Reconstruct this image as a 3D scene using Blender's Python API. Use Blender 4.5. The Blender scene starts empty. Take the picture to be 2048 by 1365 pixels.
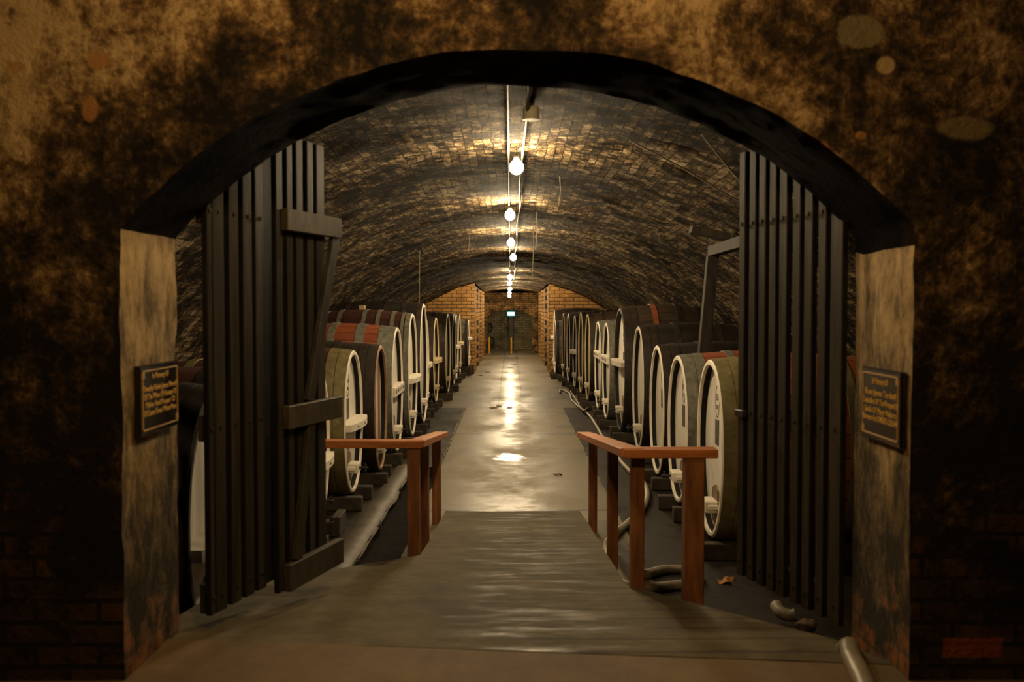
import bpy, bmesh, math, random
from mathutils import Vector, Matrix, noise
random.seed(7)
S = bpy.context.scene
COL = S.collection
F = 1991.0                      # focal length in pixels of the 2048 px frame
CAM = Vector((0, 0, 2.3))
PITCH = math.atan((682.5 - 614.0) / F)
YAW = math.atan(3.0 / F)
PI = math.pi

# ------------------------------------------------------------------ helpers
def P(px, py, t):
    """point of the place seen at a pixel, at distance t down the cellar"""
    d = Vector(((px - 1024) / F, 1.0, (682.5 - py) / F))
    cp, sp = math.cos(-PITCH), math.sin(-PITCH)
    d = Vector((d.x, d.y * cp - d.z * sp, d.y * sp + d.z * cp))
    cy, sy = math.cos(-YAW), math.sin(-YAW)
    d = Vector((d.x * cy - d.y * sy, d.x * sy + d.y * cy, d.z))
    return CAM + d * (t / d.y)

def PZ(px, py, z):
    a = P(px, py, 1.0) - CAM
    k = (z - CAM.z) / a.z
    return CAM + a * k

def link(o, parent=None):
    COL.objects.link(o)
    if parent is not None:
        o.parent = parent
    return o

def tag(o, label=None, cat=None, group=None, kind=None):
    if label: o['label'] = label
    if cat: o['category'] = cat
    if group: o['group'] = group
    if kind: o['kind'] = kind
    return o

def empty(name, loc=(0, 0, 0), rz=0):
    o = bpy.data.objects.new(name, None)
    o.empty_display_size = .1
    o.location = loc
    o.rotation_euler = (0, 0, rz)
    return link(o)

def obj(name, bm, mats, parent=None, smooth=False, angle=None):
    me = bpy.data.meshes.new(name)
    bmesh.ops.recalc_face_normals(bm, faces=bm.faces[:])
    bm.to_mesh(me)
    bm.free()
    for m in (mats if isinstance(mats, (list, tuple)) else [mats]):
        me.materials.append(m)
    if smooth:
        me.polygons.foreach_set('use_smooth', [True] * len(me.polygons))
        if angle:
            me.set_sharp_from_angle(angle=math.radians(angle))
    return link(bpy.data.objects.new(name, me), parent)

def box(bm, x0, x1, y0, y1, z0, z1, M=None, bev=0.0, mi=0):
    vs = [bm.verts.new((x, y, z)) for x in (x0, x1) for y in (y0, y1) for z in (z0, z1)]
    fs = [(0, 1, 3, 2), (4, 6, 7, 5), (0, 4, 5, 1), (2, 3, 7, 6), (0, 2, 6, 4), (1, 5, 7, 3)]
    faces = [bm.faces.new([vs[i] for i in f]) for f in fs]
    for f in faces: f.material_index = mi
    if bev:
        r = bmesh.ops.bevel(bm, geom=list({e for f in faces for e in f.edges}), offset=bev, segments=1, affect='EDGES')
        vs = list({v for v in vs if v.is_valid} | set(r['verts']))
    if M is not None:
        for v in vs: v.co = M @ v.co
    return vs

def bar(bm, a, b, w, h, up=(0, 0, 1), bev=.004):
    """box beam from a to b, w across, h along up"""
    a, b = Vector(a), Vector(b)
    d = (b - a); L = d.length; d.normalize()
    up = Vector(up)
    side = d.cross(up).normalized()
    u = side.cross(d).normalized()
    M = Matrix(((side.x, d.x, u.x, a.x), (side.y, d.y, u.y, a.y), (side.z, d.z, u.z, a.z), (0, 0, 0, 1)))
    return box(bm, -w / 2, w / 2, 0, L, -h / 2, h / 2, M, bev)

def smooth_path(pts, n=8):
    pts = [Vector(p) for p in pts]
    q = [pts[0] * 2 - pts[1]] + pts + [pts[-1] * 2 - pts[-2]]
    out = []
    for i in range(1, len(q) - 2):
        p0, p1, p2, p3 = q[i - 1:i + 3]
        for k in range(n):
            t = k / n
            out.append(.5 * ((2 * p1) + (p2 - p0) * t + (2 * p0 - 5 * p1 + 4 * p2 - p3) * t * t + (3 * p1 - p0 - 3 * p2 + p3) * t ** 3))
    out.append(pts[-1])
    return out

def tube(bm, pts, r, seg=10, n=8):
    path = smooth_path(pts, n) if n > 1 else [Vector(p) for p in pts]
    rings = []
    ref = Vector((0.13, .21, .97)).normalized()
    for i, p in enumerate(path):
        d = (path[min(i + 1, len(path) - 1)] - path[max(i - 1, 0)]).normalized()
        s = d.cross(ref)
        if s.length < 1e-3: s = d.cross(Vector((1, 0, 0)))
        s.normalize(); u = s.cross(d)
        rr = r(i / (len(path) - 1)) if callable(r) else r
        rings.append([bm.verts.new(p + (s * math.cos(2 * PI * k / seg) + u * math.sin(2 * PI * k / seg)) * rr) for k in range(seg)])
    for a, b in zip(rings, rings[1:]):
        for k in range(seg):
            bm.faces.new((a[k], a[(k + 1) % seg], b[(k + 1) % seg], b[k]))
    bm.faces.new(rings[0]); bm.faces.new(rings[-1])

def lathe(bm, prof, c=(0, 0, 0), seg=20):
    c = Vector(c); rings = []
    for r, z in prof:
        rings.append([bm.verts.new(c + Vector((r * math.cos(2 * PI * k / seg), r * math.sin(2 * PI * k / seg), z))) for k in range(seg)])
    for a, b in zip(rings, rings[1:]):
        for k in range(seg):
            bm.faces.new((a[k], a[(k + 1) % seg], b[(k + 1) % seg], b[k]))
    bm.faces.new(rings[0]); bm.faces.new(rings[-1])

def text_obj(s, size, M, mat, parent, name='lettering', fit=None, ext=.001):
    cu = bpy.data.curves.new('t', 'FONT')
    cu.body = s; cu.size = size; cu.align_x = 'CENTER'; cu.align_y = 'CENTER'; cu.extrude = ext
    cu.resolution_u = 3
    o = bpy.data.objects.new('t', cu); COL.objects.link(o)
    bpy.context.view_layer.update()
    me = bpy.data.meshes.new_from_object(o.evaluated_get(bpy.context.evaluated_depsgraph_get()))
    bpy.data.objects.remove(o)
    if fit:
        xs = [v.co.x for v in me.vertices]
        w = max(xs) - min(xs)
        if w > 0:
            for v in me.vertices: v.co.x *= fit / w
    me.transform(M)
    me.name = name
    me.materials.clear(); me.materials.append(mat)
    return link(bpy.data.objects.new(name, me), parent)

# ------------------------------------------------------------------ materials
def node(nt, typ, props=None, **ins):
    n = nt.nodes.new('ShaderNode' + typ)
    for k, v in (props or {}).items(): setattr(n, k, v)
    for k, v in ins.items():
        s = n.inputs[int(k[1:])] if k[0] == 'i' and k[1:].isdigit() else n.inputs[k.replace('_', ' ')]
        if isinstance(v, bpy.types.NodeSocket): nt.links.new(v, s)
        else: s.default_value = v
    return n

def rgba(c): return (c[0], c[1], c[2], 1)

def ramp(nt, fac, stops):
    n = nt.nodes.new('ShaderNodeValToRGB')
    cr = n.color_ramp
    while len(cr.elements) < len(stops): cr.elements.new(.5)
    for e, (p, c) in zip(cr.elements, stops):
        e.position = p
        e.color = rgba(c) if isinstance(c, (tuple, list)) else (c, c, c, 1)
    nt.links.new(fac, n.inputs[0])
    return n.outputs[0]

def mixc(nt, fac, a, b, mode='MIX'):
    n = nt.nodes.new('ShaderNodeMixRGB'); n.blend_type = mode
    for i, v in enumerate((fac, a, b)):
        if isinstance(v, bpy.types.NodeSocket): nt.links.new(v, n.inputs[i])
        else: n.inputs[i].default_value = v if i == 0 else rgba(v)
    return n.outputs[0]

def math_(nt, op, a, b=0.0, c=None, clamp=False):
    n = nt.nodes.new('ShaderNodeMath'); n.operation = op; n.use_clamp = clamp
    for i, v in enumerate((a, b) if c is None else (a, b, c)):
        if isinstance(v, bpy.types.NodeSocket): nt.links.new(v, n.inputs[i])
        else: n.inputs[i].default_value = v
    return n.outputs[0]

def newmat(name):
    m = bpy.data.materials.new(name); m.use_nodes = True
    nt = m.node_tree; nt.nodes.clear()
    out = nt.nodes.new('ShaderNodeOutputMaterial')
    b = nt.nodes.new('ShaderNodeBsdfPrincipled')
    nt.links.new(b.outputs[0], out.inputs[0])
    return m, nt, b

def setin(nt, b, name, v):
    if isinstance(v, bpy.types.NodeSocket): nt.links.new(v, b.inputs[name])
    else: b.inputs[name].default_value = rgba(v) if isinstance(v, (tuple, list)) else v

def noi(nt, vec, scale, detail=5, rough=.6, dist=0.0):
    return node(nt, 'TexNoise', Vector=vec, Scale=scale, Detail=detail, Roughness=rough, Distortion=dist).outputs[0]

def coords(nt, kind='Object', scale=(1, 1, 1)):
    tc = nt.nodes.new('ShaderNodeTexCoord')
    if scale == (1, 1, 1): return tc.outputs[kind]
    return node(nt, 'Mapping', Vector=tc.outputs[kind], Scale=scale).outputs[0]

def plain(name, c1, c2, scale=8, rough=.7, rough2=None, bump=.15, bd=.01, stretch=(1, 1, 1), metal=0.0, spec=.4, lo=.35, hi=.65, detail=6):
    """two-tone mottled surface with fine relief"""
    m, nt, b = newmat(name)
    v = coords(nt, 'Object', stretch)
    n = noi(nt, v, scale, detail, .65)
    setin(nt, b, 'Base Color', ramp(nt, n, [(lo, c1), (hi, c2)]))
    if rough2 is None: setin(nt, b, 'Roughness', rough)
    else: setin(nt, b, 'Roughness', ramp(nt, noi(nt, v, scale * .6, 4), [(.35, rough), (.65, rough2)]))
    setin(nt, b, 'Metallic', metal); setin(nt, b, 'Specular IOR Level', spec)
    if bump:
        n2 = noi(nt, v, scale * 3, 6, .7)
        setin(nt, b, 'Normal', node(nt, 'Bump', Strength=bump, Distance=bd, Height=n2).outputs[0])
    return m

def emit(name, c, s):
    m = bpy.data.materials.new(name); m.use_nodes = True
    nt = m.node_tree; nt.nodes.clear()
    out = nt.nodes.new('ShaderNodeOutputMaterial')
    e = node(nt, 'Emission', Color=rgba(c), Strength=s)
    nt.links.new(e.outputs[0], out.inputs[0])
    return m

def brick(name, vec_fn, cols, mortar, bw=.23, bh=.076, ms=.006, dark=.5, dscale=1.2, bump=.8, bd=.02, rough=.9, soot=(.012, .009, .006), lo=.4, hi=.6, lump=0.0, flake=None):
    m, nt, b = newmat(name)
    v = vec_fn(nt)
    tc = nt.nodes.new('ShaderNodeTexCoord')
    o = tc.outputs['Object']
    # wobble the courses a little
    w = node(nt, 'TexNoise', Vector=o, Scale=2.2, Detail=3).outputs[1]
    w = node(nt, 'VectorMath', {'operation': 'SUBTRACT'}, i0=w, i1=(.5, .5, .5)).outputs[0]
    w = node(nt, 'VectorMath', {'operation': 'SCALE'}, i0=w, Scale=.05).outputs[0]
    v = node(nt, 'VectorMath', {'operation': 'ADD'}, i0=v, i1=w).outputs[0]
    bt = node(nt, 'TexBrick', {'offset': .5, 'squash': 1.0}, Vector=v, Color1=rgba(cols[0]), Color2=rgba(cols[1]), Mortar=rgba(mortar), Scale=1.0, Mortar_Size=ms, Mortar_Smooth=.25, Bias=0.0, Brick_Width=bw, Row_Height=bh)
    big = noi(nt, o, dscale, 7, .68)
    fine = noi(nt, o, 22, 6, .7)
    col = mixc(nt, ramp(nt, fine, [(.3, .55), (.7, .0)]), bt.outputs[0], soot)
    col = mixc(nt, ramp(nt, big, [(lo, dark), (hi, 0.0)]), col, soot)
    if flake:
        fl = noi(nt, o, 3.1, 6, .6)
        col = mixc(nt, ramp(nt, fl, [(.64, 0.0), (.70, .8)]), col, flake)
    setin(nt, b, 'Base Color', col)
    setin(nt, b, 'Roughness', rough); setin(nt, b, 'Specular IOR Level', .25)
    h = math_(nt, 'MULTIPLY', math_(nt, 'SUBTRACT', 1.0, bt.outputs[1]), .6)
    h = math_(nt, 'ADD', h, math_(nt, 'MULTIPLY', fine, .7))
    h = math_(nt, 'ADD', h, math_(nt, 'MULTIPLY', noi(nt, o, 7, 5, .65), .8 + lump))
    setin(nt, b, 'Normal', node(nt, 'Bump', Strength=bump, Distance=bd, Height=h).outputs[0])
    return m

def uvvec(nt): return nt.nodes.new('ShaderNodeTexCoord').outputs['UV']
def plane_vec(ax):
    def f(nt):
        s = node(nt, 'SeparateXYZ', Vector=nt.nodes.new('ShaderNodeTexCoord').outputs['Object'])
        return node(nt, 'CombineXYZ', X=s.outputs[ax[0]], Y=s.outputs[ax[1]]).outputs[0]
    return f

M = {}
def vault_mat():
    m, nt, b = newmat('sooty_vault_brick')
    o = coords(nt); v = uvvec(nt)
    w = node(nt, 'TexNoise', Vector=o, Scale=3.0, Detail=6, Roughness=.65).outputs[1]
    w = node(nt, 'VectorMath', {'operation': 'SUBTRACT'}, i0=w, i1=(.5, .5, .5)).outputs[0]
    w = node(nt, 'VectorMath', {'operation': 'SCALE'}, i0=w, Scale=.10).outputs[0]
    v = node(nt, 'VectorMath', {'operation': 'ADD'}, i0=v, i1=w).outputs[0]
    bt = node(nt, 'TexBrick', {'offset': .5}, Vector=v, Color1=(1, 1, 1, 1), Color2=(0, 0, 0, 1), Mortar=(.2, .2, .2, 1), Scale=1.0, Mortar_Size=.006, Mortar_Smooth=.35, Bias=0.0, Brick_Width=.24, Row_Height=.084)
    big = noi(nt, o, .8, 6, .65, .3)
    mid = noi(nt, o, 4.5, 8, .74, .4)
    grit = noi(nt, o, 15, 8, .78)
    f = math_(nt, 'ADD', math_(nt, 'MULTIPLY', bt.outputs[0], .12), math_(nt, 'MULTIPLY', mid, .85))
    f = math_(nt, 'ADD', f, math_(nt, 'MULTIPLY', big, .60))
    f = math_(nt, 'ADD', f, math_(nt, 'MULTIPLY', math_(nt, 'SUBTRACT', grit, .12), .72))
    col = ramp(nt, math_(nt, 'MULTIPLY', f, .5), [(.465, (.005, .0035, .002)), (.52, (.04, .026, .0125)), (.57, (.20, .135, .068)), (.625, (.55, .42, .25))])
    fl = noi(nt, o, 2.9, 5, .6)
    col = mixc(nt, ramp(nt, fl, [(.67, 0.0), (.71, .8)]), col, (.33, .155, .05))
    col = mixc(nt, math_(nt, 'MULTIPLY', bt.outputs[1], .8), col, (.006, .0045, .003))
    setin(nt, b, 'Base Color', col); setin(nt, b, 'Roughness', .95); setin(nt, b, 'Specular IOR Level', .08)
    h = math_(nt, 'MULTIPLY', math_(nt, 'SUBTRACT', 1.0, bt.outputs[1]), .5)
    h = math_(nt, 'ADD', h, math_(nt, 'MULTIPLY', bt.outputs[0], .5))
    h = math_(nt, 'ADD', h, math_(nt, 'MULTIPLY', grit, 1.6))
    h = math_(nt, 'ADD', h, math_(nt, 'MULTIPLY', mid, 1.2))
    setin(nt, b, 'Normal', node(nt, 'Bump', Strength=1.0, Distance=.045, Height=h).outputs[0])
    return m
M['vault'] = vault_mat()
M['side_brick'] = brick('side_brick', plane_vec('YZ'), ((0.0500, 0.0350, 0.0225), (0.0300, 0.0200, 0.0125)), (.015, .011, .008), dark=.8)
M['end_brick'] = brick('ochre_brick', plane_vec('XZ'), ((.62, .33, .10), (.46, .23, .07)), (.07, .045, .025), bw=.34, bh=.125, ms=.012, dark=.55, bump=.5, bd=.015, lo=.35, hi=.5)
M['end_brick_y'] = brick('ochre_brick_return', plane_vec('YZ'), ((.66, .38, .12), (.46, .25, .08)), (.05, .03, .018), bw=.34, bh=.16, ms=.016, dark=.6, bump=.5, bd=.015)
M['far_brick'] = brick('rough_ochre_brick', plane_vec('XZ'), ((.66, .38, .13), (.46, .25, .09)), (.07, .045, .025), bw=.3, bh=.1, ms=.012, dark=.9, dscale=1.6, bump=.8, lo=.42, hi=.62)
M['back_brick'] = brick('olive_brick', plane_vec('XZ'), ((.30, .255, .14), (.21, .18, .10)), (.05, .042, .028), bw=.34, bh=.12, ms=.012, dark=.7, dscale=.8, bump=.4, lo=.36, hi=.55)

def wall_front_mat():
    m, nt, b = newmat('stained_stone_plaster')
    o = coords(nt)
    s = node(nt, 'SeparateXYZ', Vector=o)
    X, Z = s.outputs[0], s.outputs[2]
    big = noi(nt, o, 1.15, 8, .66, .4)
    mid = noi(nt, o, 4.2, 7, .68, .6)
    fine = noi(nt, o, 26, 6, .7)
    streak = noi(nt, coords(nt, 'Object', (5.5, 1, .7)), 1.4, 6, .7)
    # plaster tone: lighter towards the top and left, darker at the foot
    blot = noi(nt, o, 2.7, 10, .74, .5)
    blot2 = noi(nt, o, 8.5, 8, .76, .4)
    f = math_(nt, 'ADD', math_(nt, 'MULTIPLY', blot, .68), math_(nt, 'MULTIPLY', big, .30))
    f = math_(nt, 'ADD', f, math_(nt, 'MULTIPLY', math_(nt, 'SUBTRACT', blot2, .22), .42))
    f = math_(nt, 'ADD', f, math_(nt, 'MULTIPLY', streak, .2))
    f = math_(nt, 'ADD', f, math_(nt, 'MULTIPLY', math_(nt, 'SUBTRACT', Z, 2.6), .05))
    def blob(cx, cz, rx, rz_, soft, wob):
        a = math_(nt, 'DIVIDE', math_(nt, 'SUBTRACT', X, cx), rx); c = math_(nt, 'DIVIDE', math_(nt, 'SUBTRACT', Z, cz), rz_)
        q = math_(nt, 'SQRT', math_(nt, 'ADD', math_(nt, 'MULTIPLY', a, a), math_(nt, 'MULTIPLY', c, c)))
        q = math_(nt, 'ADD', q, math_(nt, 'MULTIPLY', math_(nt, 'SUBTRACT', mid, .5), wob))
        return ramp(nt, q, [(1 - soft, 1.0), (1.0, 0.0)])
    for cx, cz, r, k in ((-2.05, 3.5, .45, .07), (-1.35, 3.55, .5, .08), (-.2, 3.7, .45, .03), (.85, 3.55, .5, .06), (1.12, 3.12, .22, .06), (-1.95, 2.75, .6, .035), (1.9, 2.3, .7, .035)):
        f = math_(nt, 'ADD', f, math_(nt, 'MULTIPLY', blob(cx, cz, r, r, .75, .9), k))
    f = math_(nt, 'ADD', f, math_(nt, 'MULTIPLY', X, -.02))
    # darker band along the brick ring of the arch, heavier on the left
    dx = math_(nt, 'SUBTRACT', X, .03); dz = math_(nt, 'SUBTRACT', Z, 1.13)
    d = math_(nt, 'SQRT', math_(nt, 'ADD', math_(nt, 'MULTIPLY', dx, dx), math_(nt, 'MULTIPLY', dz, dz)))
    d = math_(nt, 'ADD', d, math_(nt, 'MULTIPLY', math_(nt, 'SUBTRACT', mid, .5), .35))
    ring = ramp(nt, math_(nt, 'SUBTRACT', d, 2.25), [(.25, 1.0), (.55, 0.0)])
    left = ramp(nt, math_(nt, 'ADD', math_(nt, 'MULTIPLY', X, .4), .5), [(.45, 1.0), (.75, .2)])
    f = math_(nt, 'SUBTRACT', f, math_(nt, 'MULTIPLY', math_(nt, 'MULTIPLY', ring, left), .12))
    f = math_(nt, 'ADD', f, math_(nt, 'MULTIPLY', math_(nt, 'SUBTRACT', fine, .5), .30))
    col = ramp(nt, f, [(.59, (.006, .004, .002)), (.67, (.04, .024, .010)), (.74, (.14, .082, .033)), (.85, (.44, .31, .15))])
    # courses of red brick showing low down
    bt = node(nt, 'TexBrick', {'offset': .5}, Vector=node(nt, 'CombineXYZ', X=X, Y=Z).outputs[0], Color1=rgba((.075, .032, .013)), Color2=rgba((.035, .02, .010)), Mortar=rgba((.012, .008, .005)), Scale=1.0, Mortar_Size=.012, Mortar_Smooth=.3, Brick_Width=.27, Row_Height=.095)
    bare = ramp(nt, math_(nt, 'ADD', math_(nt, 'MULTIPLY', Z, -.22), math_(nt, 'ADD', mid, .0)), [(.20, 0.0), (.36, .85)])
    col = mixc(nt, bare, col, bt.outputs[0])
    # knocks, patches and one bare red brick
    for cx, cz, rx, rz_, soft, wob, c in ((1.30, 2.96, .05, .035, .3, .5, (.50, .13, .03)), (1.355, 2.93, .035, .025, .3, .5, (.42, .26, .11)), (1.46, 3.46, .11, .075, .15, 1.4, (.17, .135, .065)), (1.57, 3.31, .042, .04, .25, .5, (.38, .27, .12)), (1.90, 3.05, .13, .055, .25, 1.2, (.16, .115, .055)), (-1.72, 3.33, .06, .05, .3, .8, (.34, .17, .055)), (-2.07, 3.3, .05, .03, .3, .7, (.36, .19, .06)), (-1.76, 3.13, .04, .06, .3, .9, (.30, .14, .045)), (1.47, 3.02, .03, .02, .3, .5, (.30, .15, .05))):
        col = mixc(nt, math_(nt, 'MULTIPLY', blob(cx, cz, rx, rz_, soft, wob), .9), col, c)
    a = math_(nt, 'ABSOLUTE', math_(nt, 'DIVIDE', math_(nt, 'SUBTRACT', X, 1.97), .135)); c = math_(nt, 'ABSOLUTE', math_(nt, 'DIVIDE', math_(nt, 'SUBTRACT', Z, .845), .045))
    q = math_(nt, 'ADD', math_(nt, 'MAXIMUM', a, c), math_(nt, 'MULTIPLY', math_(nt, 'SUBTRACT', blot2, .5), .5))
    col = mixc(nt, ramp(nt, q, [(.9, .9), (1.0, 0.0)]), col, (.20, .045, .013))
    setin(nt, b, 'Base Color', col)
    setin(nt, b, 'Roughness', .88); setin(nt, b, 'Specular IOR Level', .25)
    h = math_(nt, 'ADD', math_(nt, 'MULTIPLY', mid, 1.1), math_(nt, 'MULTIPLY', fine, .5))
    h = math_(nt, 'ADD', h, math_(nt, 'MULTIPLY', blot, .9))
    h = math_(nt, 'SUBTRACT', h, math_(nt, 'MULTIPLY', math_(nt, 'MULTIPLY', bt.outputs[1], bare), .3))
    setin(nt, b, 'Normal', node(nt, 'Bump', Strength=.9, Distance=.04, Height=h).outputs[0])
    return m
M['wall_front'] = wall_front_mat()

def jamb_mat():
    m, nt, b = newmat('buff_render')
    o = coords(nt)
    Z = node(nt, 'SeparateXYZ', Vector=o).outputs[2]
    Y = node(nt, 'SeparateXYZ', Vector=o).outputs[1]
    st = noi(nt, coords(nt, 'Object', (2, 2, .9)), 3.2, 9, .74, .4)
    mid = noi(nt, o, 5, 6, .65)
    fine = noi(nt, o, 30, 5, .7)
    f = math_(nt, 'ADD', math_(nt, 'MULTIPLY', st, .8), math_(nt, 'MULTIPLY', mid, .35))
    f = math_(nt, 'ADD', f, math_(nt, 'MULTIPLY', math_(nt, 'SUBTRACT', Z, 2.0), .12))
    f = math_(nt, 'ADD', f, math_(nt, 'MULTIPLY', math_(nt, 'SUBTRACT', fine, .5), .12))
    col = ramp(nt, f, [(.43, (.03, .022, .011)), (.53, (.125, .085, .036)), (.60, (.25, .17, .074)), (.71, (.44, .31, .145))])
    bt = node(nt, 'TexBrick', {'offset': .5}, Vector=node(nt, 'CombineXYZ', X=Y, Y=Z).outputs[0], Color1=rgba((.34, .12, .035)), Color2=rgba((.22, .10, .035)), Mortar=rgba((.12, .08, .04)), Scale=1.0, Mortar_Size=.012, Mortar_Smooth=.3, Brick_Width=.24, Row_Height=.1)
    bare = ramp(nt, math_(nt, 'ADD', math_(nt, 'MULTIPLY', Z, -.55), mid), [(.0, 0.0), (.14, .9)])
    col = mixc(nt, bare, col, bt.outputs[0])
    top = ramp(nt, math_(nt, 'ADD', math_(nt, 'MULTIPLY', Z, .4), math_(nt, 'MULTIPLY', math_(nt, 'SUBTRACT', mid, .5), .08)), [(1.0, 0.0), (1.04, 1.0)]) if False else None
    setin(nt, b, 'Base Color', col)
    setin(nt, b, 'Roughness', .85); setin(nt, b, 'Specular IOR Level', .25)
    h = math_(nt, 'ADD', math_(nt, 'MULTIPLY', mid, .8), math_(nt, 'MULTIPLY', fine, .3))
    setin(nt, b, 'Normal', node(nt, 'Bump', Strength=.6, Distance=.025, Height=h).outputs[0])
    return m
M['jamb'] = jamb_mat()
M['soffit'] = plain('shade_dark_plaster', (.003, .002, .0015), (.022, .014, .007), 4, .98, bump=.7, bd=.03, spec=.02, lo=.45, hi=.75)  # unlit underside of the arch, its shade painted into a near-black colour

def floor_mat(name, c1, c2, r1, r2, joints=(), joint_w=.04, grooves=False, wet=.5, xj=(), puddles=False, spec=.5, dirt=(.02, .016, .010)):
    m, nt, b = newmat(name)
    o = coords(nt)
    s = node(nt, 'SeparateXYZ', Vector=o); X, Y = s.outputs[0], s.outputs[1]
    big = noi(nt, coords(nt, 'Object', (1, .55, 1)), .9, 7, .65)
    mid = noi(nt, o, 5, 7, .7)
    fine = noi(nt, o, 60, 5, .75)
    col = ramp(nt, mid, [(.3, c1), (.7, c2)])
    col = mixc(nt, ramp(nt, big, [(.35, .55), (.55, 0.0)]), col, dirt)
    h = math_(nt, 'ADD', math_(nt, 'MULTIPLY', fine, .25), math_(nt, 'MULTIPLY', mid, .45))
    cut = None
    for j in joints:
        k = math_(nt, 'ABSOLUTE', math_(nt, 'SUBTRACT', math_(nt, 'ADD', Y, math_(nt, 'MULTIPLY', math_(nt, 'SUBTRACT', mid, .5), .12)), j))
        k = math_(nt, 'LESS_THAN', k, joint_w)
        cut = k if cut is None else math_(nt, 'MAXIMUM', cut, k)
    for x, y0 in xj:
        k = math_(nt, 'LESS_THAN', math_(nt, 'ABSOLUTE', math_(nt, 'SUBTRACT', X, x)), .022)
        k = math_(nt, 'MULTIPLY', k, math_(nt, 'GREATER_THAN', Y, y0))
        cut = k if cut is None else math_(nt, 'MAXIMUM', cut, k)
    if cut is not None:
        col = mixc(nt, math_(nt, 'MULTIPLY', cut, .85), col, (.012, .009, .006))
        h = math_(nt, 'SUBTRACT', h, math_(nt, 'MULTIPLY', cut, .6))
    wetm = ramp(nt, math_(nt, 'ADD', math_(nt, 'MULTIPLY', big, .7), math_(nt, 'MULTIPLY', mid, .3)), [(wet - .08, 1.0), (wet + .08, 0.0)])
    if grooves:
        yy = math_(nt, 'ADD', Y, math_(nt, 'MULTIPLY', math_(nt, 'SUBTRACT', mid, .5), .07))
        g = math_(nt, 'FRACT', math_(nt, 'MULTIPLY', yy, 4.2))
        g = math_(nt, 'LESS_THAN', g, .16)
        gm = math_(nt, 'MULTIPLY', g, ramp(nt, math_(nt, 'ADD', noi(nt, coords(nt, 'Object', (1, 4, 1)), 1.3, 3), math_(nt, 'MULTIPLY', X, .22)), [(.42, 0.0), (.58, 1.0)]))
        h = math_(nt, 'SUBTRACT', h, math_(nt, 'MULTIPLY', gm, .7))
        col = mixc(nt, math_(nt, 'MULTIPLY', gm, .5), col, (.015, .011, .007))
        # wet footworn stripe down the middle
        mx = math_(nt, 'ABSOLUTE', math_(nt, 'SUBTRACT', X, .18))
        mx = math_(nt, 'ADD', mx, math_(nt, 'MULTIPLY', math_(nt, 'SUBTRACT', mid, .5), .9))
        wetm = math_(nt, 'MULTIPLY', ramp(nt, mx, [(.30, 1.0), (.60, 0.0)]), ramp(nt, noi(nt, coords(nt, 'Object', (.8, 2.6, 1)), 2.2, 7, .7), [(.48, .0), (.70, .85)]))
    setin(nt, b, 'Base Color', col)
    rr = math_(nt, 'ADD', math_(nt, 'MULTIPLY', wetm, r1 - r2), r2)
    if puddles:
        # standing water: one puddle and the wet drain strip
        a = math_(nt, 'DIVIDE', math_(nt, 'SUBTRACT', X, -.02), .24); c = math_(nt, 'DIVIDE', math_(nt, 'SUBTRACT', Y, 15.1), .40)
        q = math_(nt, 'SQRT', math_(nt, 'ADD', math_(nt, 'MULTIPLY', a, a), math_(nt, 'MULTIPLY', c, c)))
        q = math_(nt, 'ADD', q, math_(nt, 'MULTIPLY', math_(nt, 'SUBTRACT', mid, .5), 2.2))
        pm = ramp(nt, q, [(.7, 1.0), (1.0, 0.0)])
        st = math_(nt, 'ADD', math_(nt, 'ABSOLUTE', X), math_(nt, 'MULTIPLY', math_(nt, 'SUBTRACT', mid, .5), .35))
        st = math_(nt, 'MULTIPLY', ramp(nt, st, [(.04, .5), (.22, 0.0)]), math_(nt, 'GREATER_THAN', Y, 18.5))
        pm = math_(nt, 'MAXIMUM', pm, st)
        rr = math_(nt, 'ADD', math_(nt, 'MULTIPLY', rr, math_(nt, 'SUBTRACT', 1.0, pm)), math_(nt, 'MULTIPLY', pm, .2))
    setin(nt, b, 'Roughness', math_(nt, 'ADD', rr, math_(nt, 'MULTIPLY', math_(nt, 'SUBTRACT', fine, .5), .2)))
    setin(nt, b, 'Specular IOR Level', spec)
    setin(nt, b, 'Normal', node(nt, 'Bump', Strength=.35, Distance=.012, Height=h).outputs[0])
    return m
M['walk'] = floor_mat('wet_walkway_concrete', (.115, .088, .046), (.195, .150, .080), .40, .66, puddles=True, joints=(11.16, 17.9, 22.6, 30.2, 38.0), xj=((-.29, 22.6), (.29, 22.6)), wet=.5)
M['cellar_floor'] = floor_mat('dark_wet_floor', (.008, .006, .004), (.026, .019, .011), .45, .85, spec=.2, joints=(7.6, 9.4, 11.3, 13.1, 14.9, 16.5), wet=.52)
M['mud'] = plain('wet_black_silt', (.004, .003, .002), (.014, .010, .007), 6, .8, bump=.8, bd=.02, spec=.04)
M['ramp'] = floor_mat('ramp_concrete', (.066, .050, .024), (.140, .108, .054), .40, .85, grooves=True, spec=.28)
M['entry'] = floor_mat('entrance_concrete', (.105, .064, .021), (.165, .105, .037), .6, .8, wet=.3, dirt=(.05, .032, .012))

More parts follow.
